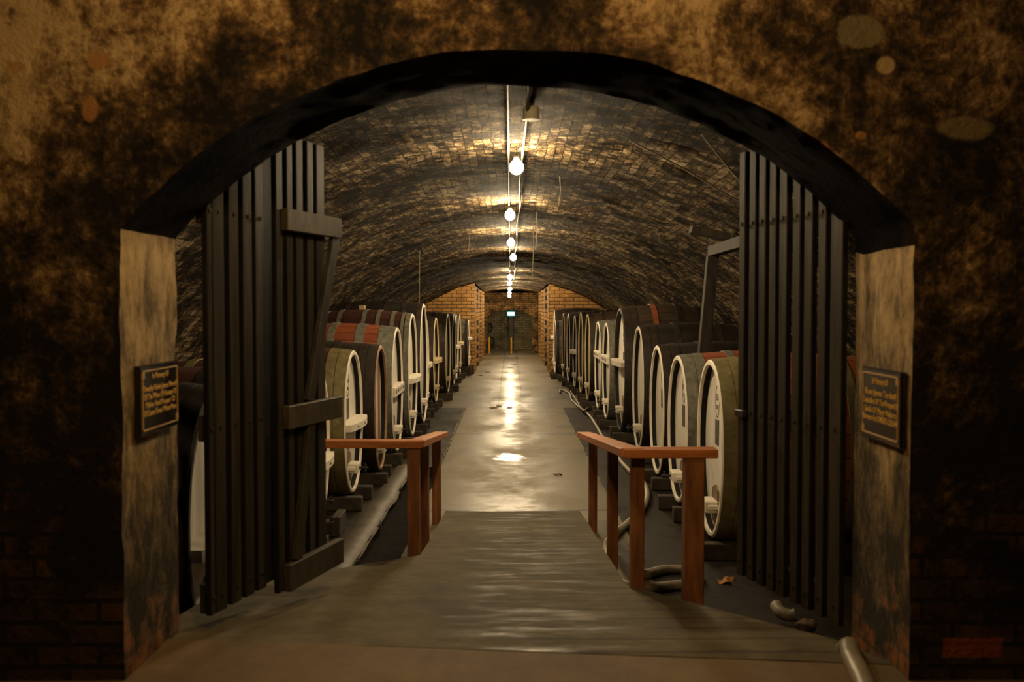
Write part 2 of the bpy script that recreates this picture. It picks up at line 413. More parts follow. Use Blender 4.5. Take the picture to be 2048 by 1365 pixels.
M['door'] = plain('olive_black_boards', (.014, .0115, .007), (.045, .036, .021), 6, .6, bump=.4, bd=.006, stretch=(3, 3, .25))
M['door_lit'] = plain('lit_tone_rail', (.035, .027, .016), (.075, .058, .034), 6, .6, bump=.4, bd=.006, stretch=(2, 2, 1))  # lighter copy of the door boards, light on the rails painted in
M['rail'] = plain('red_stained_pine', (.36, .105, .022), (.54, .19, .05), 5, .5, bump=.25, bd=.004, stretch=(1, 1, 5))
M['post'] = plain('brown_stained_post', (.13, .046, .014), (.30, .115, .036), 5, .55, bump=.25, bd=.004, stretch=(4, 4, .5))
M['beam'] = plain('old_dark_timber', (0.0132, 0.0090, 0.0054), (0.0420, 0.0288, 0.0156), 6, .8, bump=.5, bd=.008, stretch=(2, 2, .6))
M['bearer'] = plain('damp_timber', (0.0225, 0.0160, 0.0100), (0.0600, 0.0440, 0.0275), 6, .8, bump=.5, bd=.008)
M['hose'] = plain('grey_hose', (.20, .165, .11), (.30, .25, .17), 14, .5, bump=.1, bd=.003)
M['conduit'] = plain('grey_pipe', (.16, .13, .085), (.24, .20, .13), 8, .38, bump=.15, bd=.004)
M['cable'] = plain('dark_cable', (.02, .016, .012), (.05, .04, .03), 8, .5, bump=0)
M['pipe_pale'] = plain('pale_conduit', (.07, .055, .035), (.14, .11, .07), 8, .6, bump=.1) #(0.1500, 0.1250, 0.0850), (0.2250, 0.1900, 0.1300), 8, .45, bump=.1)
M['web'] = plain('cobweb', (.26, .21, .14), (.36, .30, .20), 10, .9, bump=0)
M['bollard'] = plain('yellow_paint', (.62, .30, .02), (.75, .38, .03), 6, .45, bump=.05)
M['steel_dark'] = plain('dark_steel', (.02, .017, .015), (.045, .04, .035), 8, .5, bump=.1)
M['rubber'] = plain('black_rubber', (.006, .005, .005), (.015, .013, .012), 8, .6, bump=0)
M['plaque'] = plain('black_gloss', (.006, .005, .004), (.012, .010, .008), 6, .16, bump=0, spec=.5)
M['gilt'] = plain('gilt_lettering', (.50, .29, .05), (.66, .40, .09), 20, .5, bump=0)
M['brass'] = plain('brass_edge', (.42, .25, .08), (.55, .35, .12), 20, .4, bump=0)
M['white'] = plain('white_paint', (.66, .60, .48), (.80, .74, .62), 3.5, .6, bump=.12, bd=.003, lo=.3, hi=.55)
M['cream'] = plain('cream_paint', (.66, .53, .30), (.76, .63, .38), 3.5, .6, bump=.12, bd=.003)
M['offwhite'] = plain('grey_white_paint', (.46, .41, .33), (.62, .56, .46), 3, .65, bump=.12, bd=.003)
M['yellowed'] = plain('yellowed_paint', (.42, .34, .18), (.58, .48, .27), 3, .65, bump=.12, bd=.003)
M['barewood'] = plain('bare_oak_rim', (.22, .12, .05), (.36, .21, .10), 5, .6, bump=.2, bd=.004)
M['black'] = plain('black_paint_and_shade', (.005, .004, .004), (.012, .010, .008), 5, .6, bump=.1, bd=.003, spec=.25)  # chime paint, also the painted shade of the door gaps
M['hatch'] = plain('hatch_oak', (.11, .07, .035), (.25, .18, .11), 4, .6, bump=.2, bd=.004)
M['ink'] = plain('black_ink', (.02, .016, .014), (.035, .03, .026), 12, .7, bump=0)
M['red_ink'] = plain('red_paint', (.30, .02, .015), (.36, .03, .02), 12, .6, bump=0)
M['slate'] = plain('slate_board', (.035, .032, .03), (.12, .11, .10), 14, .6, bump=0)
M['hoop_galv'] = plain('galvanised_hoop', (0.1125, 0.1087, 0.0825), (0.2250, 0.2137, 0.1688), 14, .5, .75, bump=.2, bd=.003, metal=.15)
M['hoop_olive'] = plain('olive_hoop', (0.1445, 0.1190, 0.0467), (0.2635, 0.2210, 0.1020), 9, .42, .65, bump=.15, bd=.003, metal=.1)
M['hoop_red'] = plain('red_hoop', (.22, .06, .025), (.34, .11, .045), 9, .5, bump=.15, bd=.003)
M['hoop_rust'] = plain('rusty_hoop', (0.0158, 0.0099, 0.0063), (0.0383, 0.0248, 0.0153), 9, .5, .75, bump=.25, bd=.004, metal=.1)
M['leaf'] = plain('fallen_leaf', (.42, .17, .03), (.62, .27, .05), 20, .7, bump=0)
M['leaf_red'] = plain('red_leaf', (.20, .05, .02), (.30, .09, .03), 20, .7, bump=0)
M['leaf_brown'] = plain('brown_leaf', (.07, .045, .02), (.13, .085, .04), 20, .7, bump=0)
M['rubble'] = plain('brick_rubble', (.10, .055, .03), (.22, .13, .07), 9, .9, bump=.6, bd=.01)
M['pale_wood'] = plain('pale_offcut', (.42, .29, .14), (.55, .40, .2), 8, .7, bump=.1)

def stave(name, c1, c2, gloss=.5, n=30):
    m, nt, b = newmat(name)
    uv = node(nt, 'SeparateXYZ', Vector=uvvec(nt))
    u = math_(nt, 'MULTIPLY', uv.outputs[0], float(n))
    idn = node(nt, 'TexWhiteNoise', {'noise_dimensions': '1D'}, W=math_(nt, 'FLOOR', u)).outputs[0]
    fr = math_(nt, 'FRACT', u)
    seam = math_(nt, 'MAXIMUM', math_(nt, 'LESS_THAN', fr, .035), math_(nt, 'GREATER_THAN', fr, .965))
    o = coords(nt, 'Object', (.5, 6, 6))
    g = noi(nt, o, 5, 7, .7)
    bl = noi(nt, coords(nt), 3.0, 5, .6)
    f = math_(nt, 'ADD', math_(nt, 'MULTIPLY', idn, .4), math_(nt, 'ADD', math_(nt, 'MULTIPLY', g, .35), math_(nt, 'MULTIPLY', bl, .35)))
    col = ramp(nt, f, [(.3, c1), (.75, c2)])
    col = mixc(nt, math_(nt, 'MULTIPLY', seam, .8), col, (.008, .005, .003))
    setin(nt, b, 'Base Color', col)
    setin(nt, b, 'Roughness', ramp(nt, bl, [(.35, gloss), (.65, min(1.0, gloss + .25))]))
    setin(nt, b, 'Specular IOR Level', .4)
    h = math_(nt, 'SUBTRACT', math_(nt, 'MULTIPLY', g, .4), seam)
    setin(nt, b, 'Normal', node(nt, 'Bump', Strength=.5, Distance=.006, Height=h).outputs[0])
    return m
M['st_red'] = stave('red_staves', (0.2080, 0.0480, 0.0176), (0.3360, 0.0920, 0.0320))
M['st_maroon'] = stave('maroon_staves', (0.0358, 0.0110, 0.0077), (0.0770, 0.0231, 0.0143))
M['st_brown'] = stave('brown_staves', (0.0248, 0.0149, 0.0086), (0.0630, 0.0383, 0.0216))
M['st_dark'] = stave('dark_staves', (0.0077, 0.0052, 0.0035), (0.0227, 0.0150, 0.0091))
M['st_grey'] = stave('grey_staves', (0.0600, 0.0528, 0.0408), (0.1320, 0.1170, 0.0930), .65)
M['st_ochre'] = stave('ochre_staves', (.085, .046, .018), (.20, .115, .045)) #(0.1820, 0.0980, 0.0350), (0.2940, 0.1680, 0.0700))

def planked(name, c1, c2, seam_c, n=9, stripe=None):
    """cask head: upright boards with fine seams"""
    m, nt, b = newmat(name)
    s = node(nt, 'SeparateXYZ', Vector=coords(nt))
    u = math_(nt, 'MULTIPLY', s.outputs[1], float(n))
    fr = math_(nt, 'FRACT', u)
    seam = math_(nt, 'LESS_THAN', fr, .035)
    g = noi(nt, coords(nt, 'Object', (1, 5, .5)), 4, 6, .65)
    col = ramp(nt, g, [(.3, c1), (.6, c2)])
    if stripe:
        idn = node(nt, 'TexWhiteNoise', {'noise_dimensions': '1D'}, W=math_(nt, 'FLOOR', math_(nt, 'MULTIPLY', u, 1.7))).outputs[0]
        col = mixc(nt, ramp(nt, idn, [(.45, 0.0), (.5, .85)]), col, stripe)
    low = noi(nt, coords(nt, 'Object', (1, 1, .6)), 3.2, 6, .7)
    grime = ramp(nt, math_(nt, 'ADD', low, math_(nt, 'MULTIPLY', s.outputs[2], .16)), [(.44, .45), (.58, 0.0)])
    col = mixc(nt, grime, col, seam_c)
    col = mixc(nt, math_(nt, 'MULTIPLY', seam, .3), col, seam_c)
    setin(nt, b, 'Base Color', col); setin(nt, b, 'Roughness', .6); setin(nt, b, 'Specular IOR Level', .35)
    setin(nt, b, 'Normal', node(nt, 'Bump', Strength=.25, Distance=.004, Height=math_(nt, 'SUBTRACT', math_(nt, 'MULTIPLY', g, .4), seam)).outputs[0])
    return m
M['hd_white'] = planked('white_head', (.62, .58, .50), (.74, .70, .62), (.30, .22, .13))
M['hd_cream'] = planked('cream_head', (.66, .55, .32), (.76, .65, .40), (.34, .24, .11))
M['hd_grey'] = planked('grey_head', (.44, .40, .33), (.58, .53, .44), (.22, .17, .11))
M['hd_stripe'] = planked('striped_head', (.50, .42, .31), (.62, .53, .41), (.22, .13, .08), n=11, stripe=(.16, .055, .045))
M['hd_dark'] = planked('dark_head', (0.0225, 0.0150, 0.0090), (0.0500, 0.0350, 0.0210), (.015, .01, .006))

# ------------------------------------------------------------------ setting
W0, W1 = -1.645, 1.70           # the opening's jambs
AC, AZ, AR = .03, 1.13, 2.25    # centre and radius of the arch
YF, YB = 4.2, 4.9               # faces of the arch wall

def jit(v, a, s=3.0):
    n = noise.noise_vector(v * s)
    return v + n * a

def arch_wall():
    bm = bmesh.new()
    pts = []
    zl = AZ + math.sqrt(AR ** 2 - (AC - W0) ** 2); zr = AZ + math.sqrt(AR ** 2 - (W1 - AC) ** 2)
    nj, na = 36, 96
    for i in range(nj): pts.append((W0, -.3 + (zl + .3) * i / nj, -5.2, -.3 + (zl + .3) * i / nj))
    a0 = math.atan2(zl - AZ, W0 - AC); a1 = math.atan2(zr - AZ, W1 - AC)
    top = 5.2
    l1, l2, l3 = top - zl, 10.4, top - zr
    tot = l1 + l2 + l3
    for i in range(na + 1):
        a = a0 + (a1 - a0) * i / na
        s = tot * i / na
        if s < l1: ox, oz = -5.2, zl + s
        elif s < l1 + l2: ox, oz = -5.2 + s - l1, top
        else: ox, oz = 5.2, top - (s - l1 - l2)
        pts.append((AC + AR * math.cos(a), AZ + AR * math.sin(a), ox, oz))
    for i in range(nj): pts.append((W1, zr - (zr + .3) * (i + 1) / nj, 5.2, zr - (zr + .3) * (i + 1) / nj))
    nr, nd = 26, 8
    def front(p, k, y, sgn):
        f = (k / nr) ** 1.8
        v = Vector((p[0] + (p[2] - p[0]) * f, y, p[1] + (p[3] - p[1]) * f))
        v = jit(v, .010, 2.3); v = jit(v, .007, 9)
        return v
    grids = []
    for y in (YF, YB):
        grids.append([[bm.verts.new(front(p, k, y, 1)) for k in range(nr + 1)] for p in pts])
    rev = []
    for i, p in enumerate(pts):
        row = [grids[0][i][0]]
        for d in range(1, nd):
            v = Vector((p[0], YF + (YB - YF) * d / nd, p[1]))
            row.append(bm.verts.new(jit(jit(v, .010, 2.6), .007, 9)))
        row.append(grids[1][i][0])
        rev.append(row)
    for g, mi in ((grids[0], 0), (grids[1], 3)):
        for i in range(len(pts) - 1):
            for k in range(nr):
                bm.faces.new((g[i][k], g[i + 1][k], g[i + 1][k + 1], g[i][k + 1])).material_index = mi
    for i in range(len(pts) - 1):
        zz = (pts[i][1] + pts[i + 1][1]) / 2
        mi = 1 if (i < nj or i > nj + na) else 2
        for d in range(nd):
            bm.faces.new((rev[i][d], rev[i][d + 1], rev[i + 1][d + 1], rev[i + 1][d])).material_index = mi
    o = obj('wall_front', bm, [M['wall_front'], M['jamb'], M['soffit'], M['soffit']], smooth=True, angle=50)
    return tag(o, kind='structure')
arch_wall()

def crown(y): return 3.9 - .0219 * (y - 5)
def rad(y): return 5.0 + .6 * (y - 5) / 30
XW = 4.6
def vault_z(x, y): return crown(y) - (rad(y) - math.sqrt(rad(y) ** 2 - x * x))

def vault():
    bm = bmesh.new(); uvl = bm.loops.layers.uv.new('UVMap')
    nx, ny = 90, 240
    y0, y1 = YB - .05, 34.6
    g = []
    for j in range(ny + 1):
        y = y0 + (y1 - y0) * j / ny
        row = []
        for i in range(nx + 1):
            R = rad(y); am = math.asin(XW / R); a = -am + 2 * am * i / nx
            v = Vector((R * math.sin(a), y, crown(y) - R + R * math.cos(a)))
            n = Vector((math.sin(a), 0, math.cos(a)))
            q = v.copy()
            d = noise.noise(q * .9) * .035 + noise.noise(q * 3.1) * .02 + noise.noise(q * 8) * .008
            row.append((bm.verts.new(v + n * d), R * a, y))
        g.append(row)
    for j in range(ny):
        for i in range(nx):
            q = (g[j][i], g[j][i + 1], g[j + 1][i + 1], g[j + 1][i])
            f = bm.faces.new([v[0] for v in q])
            for l, v in zip(f.loops, q): l[uvl].uv = (v[2], v[1])
    return tag(obj('ceiling', bm, M['vault'], smooth=True), kind='structure')
vault()

def quad_wall(name, pts, mat, kind='structure', thick=None):
    bm = bmesh.new()
    bm.faces.new([bm.verts.new(p) for p in pts])
    return tag(obj(name, bm, mat), kind=kind)
def solid(name, x0, x1, y0, y1, z0, z1, mat, bev=0):
    bm = bmesh.new(); box(bm, x0, x1, y0, y1, z0, z1, None, bev)
    return tag(obj(name, bm, mat), kind='structure')
solid('wall_left', -XW - .3, -XW + .02, YB, 34.6, -.2, 1.1, M['side_brick'])
solid('wall_right', XW - .02, XW + .3, YB, 34.6, -.2, 1.1, M['side_brick'])

# floors
GL, GR = -1.0, 1.19             # edges of the walkway slab
def strip_floor(name, x0, x1, y0, y1, z, mat, nx=4, ny=40, edge=0.0, depth=.25):
    bm = bmesh.new()
    g = []
    for j in range(ny + 1):
        y = y0 + (y1 - y0) * j / ny
        row = []
        for i in range(nx + 1):
            x = x0 + (x1 - x0) * i / nx
            if edge and i in (0, nx): x += edge * noise.noise(Vector((x, y * 5, 3)))
            row.append(bm.verts.new((x, y, z)))
        g.append(row)
    for j in range(ny):
        for i in range(nx):
            bm.faces.new((g[j][i], g[j][i + 1], g[j + 1][i + 1], g[j + 1][i]))
    r = bmesh.ops.extrude_face_region(bm, geom=bm.faces[:])
    for v in [e for e in r['geom'] if isinstance(e, bmesh.types.BMVert)]: v.co.z -= depth
    return tag(obj(name, bm, mat), kind='structure')
strip_floor('floor', -XW, GL - .40, YB - .1, 14.2, 0, M['cellar_floor'], edge=.04)
strip_floor('left_floor', -XW, GL, 14.2, 22.6, 0, M['cellar_floor'])
strip_floor('right_floor', GR, XW, YB - .1, 22.6, -.002, M['cellar_floor'])
strip_floor('gutter_floor', GL - .45, GL + .02, YB - .1, 14.2, -.13, M['mud'], depth=.1)
M_k = plain('worn_kerb', (.05, .04, .026), (.12, .095, .062), 5, .6, bump=.5, bd=.01)
bm = bmesh.new()
K = [(GL - .66, -.01), (GL - .60, .03), (GL - .52, .045), (GL - .43, .035), (GL - .385, -.02)]
rows = [[bm.verts.new((x + .035 * noise.noise(Vector((y * 1.3, 5, 1))), y, z)) for x, z in K] for y in [5.0 + 9.2 * i / 60 for i in range(61)]]
for p, q in zip(rows, rows[1:]):
    for i in range(4): bm.faces.new((p[i], p[i + 1], q[i + 1], q[i]))
tag(obj('trim_9', bm, M_k, smooth=True), kind='structure')
strip_floor('walkway_floor', GL, GR, YB - .1, 22.6, .004, M['walk'], ny=140, edge=.025)
strip_floor('passage_floor', -XW, XW, 22.6, 54.0, 0, M['walk'])

# ramp with its flared landing
RZ0, RY0, RY1 = .70, 4.62, 11.1
def ramp_z(y): return max(0.0, RZ0 - RZ0 * (y - RY0) / (RY1 - RY0)) if y > RY0 else RZ0
def landing():
    bm = bmesh.new()
    L = [(-1.80, 4.76), (-1.80, 6.30), (-1.55, 6.62), (-1.26, 6.9), (-.98, 7.28), (-.70, 7.62), (-.70, 8.6), (-.715, 9.8), (-.73, RY1)]
    R = [(1.72, 4.38), (1.56, 4.78), (1.32, 5.22), (1.11, 5.6), (.90, 5.98), (.74, 6.32), (.75, 7.8), (.77, 9.4), (.78, RY1)]
    def at(pl, t):
        # point along a polyline at parameter t in 0..1 by index
        s = t * (len(pl) - 1); i = min(int(s), len(pl) - 2); f = s - i
        return (pl[i][0] + (pl[i + 1][0] - pl[i][0]) * f, pl[i][1] + (pl[i + 1][1] - pl[i][1]) * f)
    n, mx = 72, 14
    g = []
    for j in range(n + 1):
        a, b = at(L, j / n), at(R, j / n)
        g.append([bm.verts.new((a[0] + (b[0] - a[0]) * i / mx, a[1] + (b[1] - a[1]) * i / mx, 0)) for i in range(mx + 1)])
    for row in g:
        for v in row:
            v.co.z = ramp_z(v.co.y) + .006 + noise.noise(Vector((v.co.x * 2, v.co.y * 2, 0))) * .006
    for j in range(n):
        for i in range(mx):
            bm.faces.new((g[j][i], g[j][i + 1], g[j + 1][i + 1], g[j + 1][i]))
    r = bmesh.ops.extrude_face_region(bm, geom=bm.faces[:])
    for v in [e for e in r['geom'] if isinstance(e, bmesh.types.BMVert)]: v.co.z = -.06
    return tag(obj('ramp_floor', bm, M['ramp'], smooth=True, angle=40), kind='structure')
landing()
def entry():
    bm = bmesh.new()
    pts = [(-6, -3), (6, -3), (6, 4.2), (1.74, 4.2), (1.74, 4.372), (-1.74, 4.748), (-1.74, 4.2), (-6, 4.2)]
    vs = [bm.verts.new((x, y, RZ0 + .004)) for x, y in pts]
    f = bm.faces.new(vs)
    r = bmesh.ops.extrude_face_region(bm, geom=[f])
    for v in [e for e in r['geom'] if isinstance(e, bmesh.types.BMVert)]: v.co.z -= .3
    return tag(obj('entrance_floor', bm, M['entry']), kind='structure')
entry()

# far end: cross wall with the passage, its piers and the last arch
PX0, PX1, YE, YP = -1.24, 1.33, 34.6, 49.4
def pass_z(x, y):
    return crown(YE) + .01 - .011 * (y - YE) - (x - .04) ** 2 / 11.2
def cross_wall():
    bm = bmesh.new()
    y0, y1 = YE, YE + .3
    n = 16
    def panel(poly):
        f = bm.faces.new([bm.verts.new((x, y0, z)) for x, z in poly])
        r = bmesh.ops.extrude_face_region(bm, geom=[f])
        for v in [e for e in r['geom'] if isinstance(e, bmesh.types.BMVert)]: v.co.y = y1
    panel([(-4.9, -.1), (PX0, -.1), (PX0, 4.2), (-4.9, 4.2)])
    panel([(PX1, -.1), (4.9, -.1), (4.9, 4.2), (PX1, 4.2)])
    arc = [(PX0 + (PX1 - PX0) * i / n, pass_z(PX0 + (PX1 - PX0) * i / n, YE) + .07) for i in range(n + 1)]
    panel([(PX0, 4.2)] + arc + [(PX1, 4.2)])
    return tag(obj('wall_back', bm, M['end_brick']), kind='structure')
cross_wall()
bm = bmesh.new()
n, uvl = 16, bm.loops.layers.uv.new('UVMap')
for j in range(20):
    ya, yb = YE + (YP - YE) * j / 20, YE + (YP - YE) * (j + 1) / 20
    for i in range(n):
        xa, xb = PX0 + (PX1 - PX0) * i / n, PX0 + (PX1 - PX0) * (i + 1) / n
        q = [(xa, ya), (xb, ya), (xb, yb), (xa, yb)]
        f = bm.faces.new([bm.verts.new((x, y, pass_z(x, y) + .02)) for x, y in q])
        for l, (x, y) in zip(f.loops, q): l[uvl].uv = (y, x)
bmesh.ops.remove_doubles(bm, verts=bm.verts[:], dist=.001)
tag(obj('passage_ceiling', bm, M['vault'], smooth=True), kind='structure')
solid('wall_passage_left', PX0 - .35, PX0 - .12, YE + .3, 54, -.1, 3.1, M['end_brick_y'])
solid('wall_passage_right', PX1 + .12, PX1 + .35, YE + .3, 54, -.1, 3.1, M['end_brick_y'])
k = 0
for y in (34.95, 38.6, 42.4, 46.2):
    for s in (0, 1):
        k += 1
        bm = bmesh.new()
        x0, x1 = (PX0 - .13, PX0) if s == 0 else (PX1, PX1 + .13)
        box(bm, x0, x1, y, y + 1.5, -.05, 3.0, None, .01)
        tag(obj('trim_%d' % k, bm, M['end_brick_y']), kind='structure')
def far_arch():
    bm = bmesh.new()
    x0, x1, zs, zc = -1.15, 1.08, 1.83, 2.17
    n = 20
    arc = []
    for i in range(n + 1):
        u = -1 + 2 * i / n
        arc.append((x0 + (x1 - x0) * i / n, zs + (zc - zs) * (1 - abs(u) ** 2.2)))
    poly = [(-1.7, -.1), (x0, -.1)] + arc + [(x1, -.1), (1.8, -.1), (1.8, 3.3), (-1.7, 3.3)]
    f = bm.faces.new([bm.verts.new((x, YP, z)) for x, z in poly])
    r = bmesh.ops.extrude_face_region(bm, geom=[f])
    for v in [e for e in r['geom'] if isinstance(e, bmesh.types.BMVert)]: v.co.y = YP + .45
    return tag(obj('arch_wall', bm, M['far_brick']), kind='structure')
far_arch()
solid('wall_far', -1.7, 1.8, 53.4, 53.7, -.1, 3.3, M['back_brick'])
solid('far_ceiling', -1.7, 1.8, YP, 53.7, 3.0, 3.2, M['back_brick'])

# ------------------------------------------------------------------ casks
SEG = 72
class Cask:
    def __init__(s, a, b, zc, L, bulge):
        s.a, s.b, s.zc, s.L, s.bulge = a, b, zc, L, bulge
    def f(s, x):
        t = min(max(x / s.L, 0), 1)
        return 1 + s.bulge * math.sin(PI * t)
    def ring(s, bm, x, d):
        f = s.f(x); out = []
        for k in range(SEG):
            t = 2 * PI * k / SEG
            c, n = math.cos(t), math.sin(t)
            e = .93                       # a touch fuller than an ellipse
            cx = math.copysign(abs(c) ** e, c); nz = math.copysign(abs(n) ** e, n)
            out.append(bm.verts.new((x, (s.a * f + d) * cx, s.zc + (s.b * f + d) * nz)))
        return out
    def loft(s, bm, prof, cap0=False, cap1=False, uv=False):
        uvl = bm.loops.layers.uv.new('UVMap') if uv else None
        R = [s.ring(bm, x, d) for x, d in prof]
        for i, (p, q) in enumerate(zip(R, R[1:])):
            for k in range(SEG):
                f = bm.faces.new((p[k], p[(k + 1) % SEG], q[(k + 1) % SEG], q[k]))
                if uv:
                    for l, (u, v) in zip(f.loops, ((k, i), (k + 1, i), (k + 1, i + 1), (k, i + 1))):
                        l[uvl].uv = (u / SEG, prof[v][0])
        if cap0: bm.faces.new(R[0])
        if cap1: bm.faces.new(R[-1])
    def width(s, z, d=-.06):
        u = (z - s.zc) / (s.b + d)
        return (s.a + d) * math.sqrt(max(0, 1 - u * u))

HEADM = lambda x, y, z: Matrix(((0, 0, -1, x), (-1, 0, 0, y), (0, 1, 0, z), (0, 0, 0, 1)))

def make_cask(side, t, a, zt, xh, body, hoop, head, rim, label, zb=.15, L=1.7, hoops='std', shelf=None, barboard=None, code=None, slate=False, tap=True, hatch=True, bulge=.075, mark=None, bung=False, rimd=.026, group=None, cx=None, sill=True):
    x = xh if side > 0 else -xh
    root = empty('wine_cask', (x, t, 0), 0 if side > 0 else PI)
    tag(root, label, 'cask', 'casks along the %s wall' % ('right' if side > 0 else 'left'))
    b = (zt - zb) / 2
    c = Cask(a, b, zb + b, L, bulge)
    H = .08                     # depth of the recessed head
    # staves
    bm = bmesh.new()
    n = 18
    prof = [(.014, -.002)] + [(L * i / n, 0) for i in range(1, n)] + [(L - .012, 0), (L, -.012), (L, -.055), (L - .06, -.06)]
    c.loft(bm, prof, cap1=True, uv=True)
    obj('staves', bm, M[body], root, smooth=True, angle=40)
    # painted end grain and the black inside of the chime
    bm = bmesh.new()
    c.loft(bm, [(.012, .0005), (.0, -.010), (-.001, -.042), (.006, -.048), (rimd, -.0505)])
    obj('rim', bm, M[rim], root, smooth=True, angle=40)
    bm = bmesh.new()
    c.loft(bm, [(rimd, -.0505), (H + .004, -.054)])
    obj('chime', bm, M['black'], root, smooth=True, angle=40)
    bm = bmesh.new()
    c.loft(bm, [(H, -.054), (H + .03, -.054)], cap0=True, cap1=True)
    obj('head', bm, M[head], root)
    # hoops
    if hoops == 'std': hs = [(.012, .135), (.142, .25), (.50, .585), (L - .585, L - .50), (L - .25, L - .142), (L - .135, L - .03)]
    elif hoops == 'many': hs = [(.012, .09), (.11, .16), (.27, .33), (.50, .565), (.73, .795), (L - .565, L - .50), (L - .33, L - .27), (L - .09, L - .03)]
    elif hoops == 'wide': hs = [(.012, .24), (.44, .57), (.86, .97), (L - .45, L - .33), (L - .24, L - .03)]
    else: hs = [(.012, .11), (.30, .38), (.62, .70), (L - .70, L - .62), (L - .38, L - .30), (L - .11, L - .03)]
    hm = hoop if isinstance(hoop, list) else [hoop]
    for i, (p, q) in enumerate(hs):
        bm = bmesh.new()
        c.loft(bm, [(p, -.004), (p, .008), ((p + q) / 2, .0085), (q, .008), (q, -.004)])
        obj('hoop', bm, M[hm[min(i, len(hm) - 1)]], root, smooth=True, angle=40)
    if shelf:
        z = zb + 2 * b * shelf
        w = c.width(z, -.064) * .985
        bm = bmesh.new(); hgt = .075; m = 20
        tb = []
        for zz in (z - hgt / 2, z + hgt / 2):
            fr = [bm.verts.new((-.055 - .065 * (1 - (y / w) ** 2), y, zz)) for y in [-w + 2 * w * i / m for i in range(m + 1)]]
            bk = [bm.verts.new((H, y, zz)) for y in [-w + 2 * w * i / m for i in range(m + 1)]]
            tb.append((fr, bk))
        for (fr, bk) in tb:
            for i in range(m): bm.faces.new((fr[i], fr[i + 1], bk[i + 1], bk[i]))
        for i in range(m):
            for j in (0, 1): bm.faces.new((tb[0][j][i], tb[0][j][i + 1], tb[1][j][i + 1], tb[1][j][i]))
        for i in (0, m): bm.faces.new((tb[0][0][i], tb[0][1][i], tb[1][1][i], tb[1][0][i]))
        sh = obj('crossbar', bm, M[rim if rim in ('white', 'cream') else 'offwhite'], root)
        for yy in (-.6, 0, .6):
            bm = bmesh.new()
            xx = -.055 - .065 * (1 - yy * yy) - .002
            lathe_pts = [(xx - .004, yy * w + .011 * math.cos(q), z + .011 * math.sin(q)) for q in [2 * PI * i / 8 for i in range(8)]]
            f = bm.faces.new([bm.verts.new(p) for p in lathe_pts])
            r = bmesh.ops.extrude_face_region(bm, geom=[f])
            for v in [e for e in r['geom'] if isinstance(e, bmesh.types.BMVert)]: v.co.x += .012
            obj('bolt_head', bm, M['steel_dark'], sh)
    if barboard:
        z = zb + 2 * b * barboard
        w = c.width(z, -.064) * .98
        bm = bmesh.new(); box(bm, -.03, H, -w, w, z - .07, z + .07, None, .006)
        bb = obj('crossbar', bm, M['white'], root)
        text_obj('II  III  IV  II  VI', .08, HEADM(-.032, 0, z), M['ink'], bb, fit=1.5 * w)
    zt_ = zb + 2 * b
    if tap:
        z = zb + 2 * b * .175
        bm = bmesh.new(); box(bm, -.055, H, -.13, .13, z - .055, z + .055, None, .008)
        box(bm, -.03, H, -.16, .16, z - .02, z + .02, None, .006)
        tb_ = obj('tap_block', bm, M['white' if rim in ('white',) else 'offwhite' if rim != 'cream' else 'yellowed'], root)
        bm = bmesh.new()
        tube(bm, [(-.05, .03, z), (-.12, .03, z), (-.16, .03, z - .005)], .016, 8, 3)
        tube(bm, [(-.13, .03, z - .05), (-.13, .03, z + .045)], .011, 8, 2)
        obj('tap', bm, M['steel_dark'], tb_, smooth=True, angle=50)
    if hatch:
        # the small door at the foot of the head
        z0, z1 = zb + 2 * b * .075, zb + 2 * b * .29
        w0, w1 = .16, .10
        bm = bmesh.new()
        poly = [(-w0 * .75, z0), (w0 * .75, z0), (w0, z0 + .1), (w1, z1 - .04), (0, z1), (-w1, z1 - .04), (-w0, z0 + .1)]
        f = bm.faces.new([bm.verts.new((H - .022, y, z)) for y, z in poly])
        r = bmesh.ops.extrude_face_region(bm, geom=[f])
        for v in [e for e in r['geom'] if isinstance(e, bmesh.types.BMVert)]: v.co.x = H + .002
        obj('hatch', bm, M['hatch'], root)
    if code:
        z = zb + 2 * b * .765
        lw, lh = .085, .15
        bm = bmesh.new()
        m = 40
        ro = [[bm.verts.new((xx, s * lw * math.cos(2 * PI * i / m), z + s * lh * math.sin(2 * PI * i / m))) for i in range(m)] for s, xx in ((1, H - .003), (.93, H - .003), (1, H + .002), (.93, H + .002))]
        for p, q in ((0, 1), (1, 3), (3, 2), (2, 0)):
            for i in range(m): bm.faces.new((ro[p][i], ro[p][(i + 1) % m], ro[q][(i + 1) % m], ro[q][i]))
        obj('painted_oval', bm, M['ink'], root)
        text_obj(code[0], .085, HEADM(H - .001, 0, z + .035), M['ink'], root, fit=.115)
        text_obj(code[1], .055, HEADM(H - .001, 0, z - .055), M['ink'], root, fit=.085)
    if mark:
        z = zb + 2 * b * .765 + .19
        bm = bmesh.new(); box(bm, H - .003, H + .002, -.018, .018, z - .04, z + .04)
        obj('painted_mark', bm, M[mark], root)
    if slate:
        z = zb + 2 * b * .59
        bm = bmesh.new(); box(bm, H - .006, H + .002, -.075, .075, z - .12, z + .12, None, .002)
        obj('slate_label', bm, M['slate'], root)
    if bung:
        zz = c.zc + c.b * c.f(L / 2)
        bm = bmesh.new(); box(bm, L / 2 - .05, L / 2 + .05, -.05, .05, zz - .01, zz + .07, None, .008)
        obj('bung', bm, M['pale_wood'], root)
    # timber bearers under the cask: things of their own
    f = c.f(L * .28)
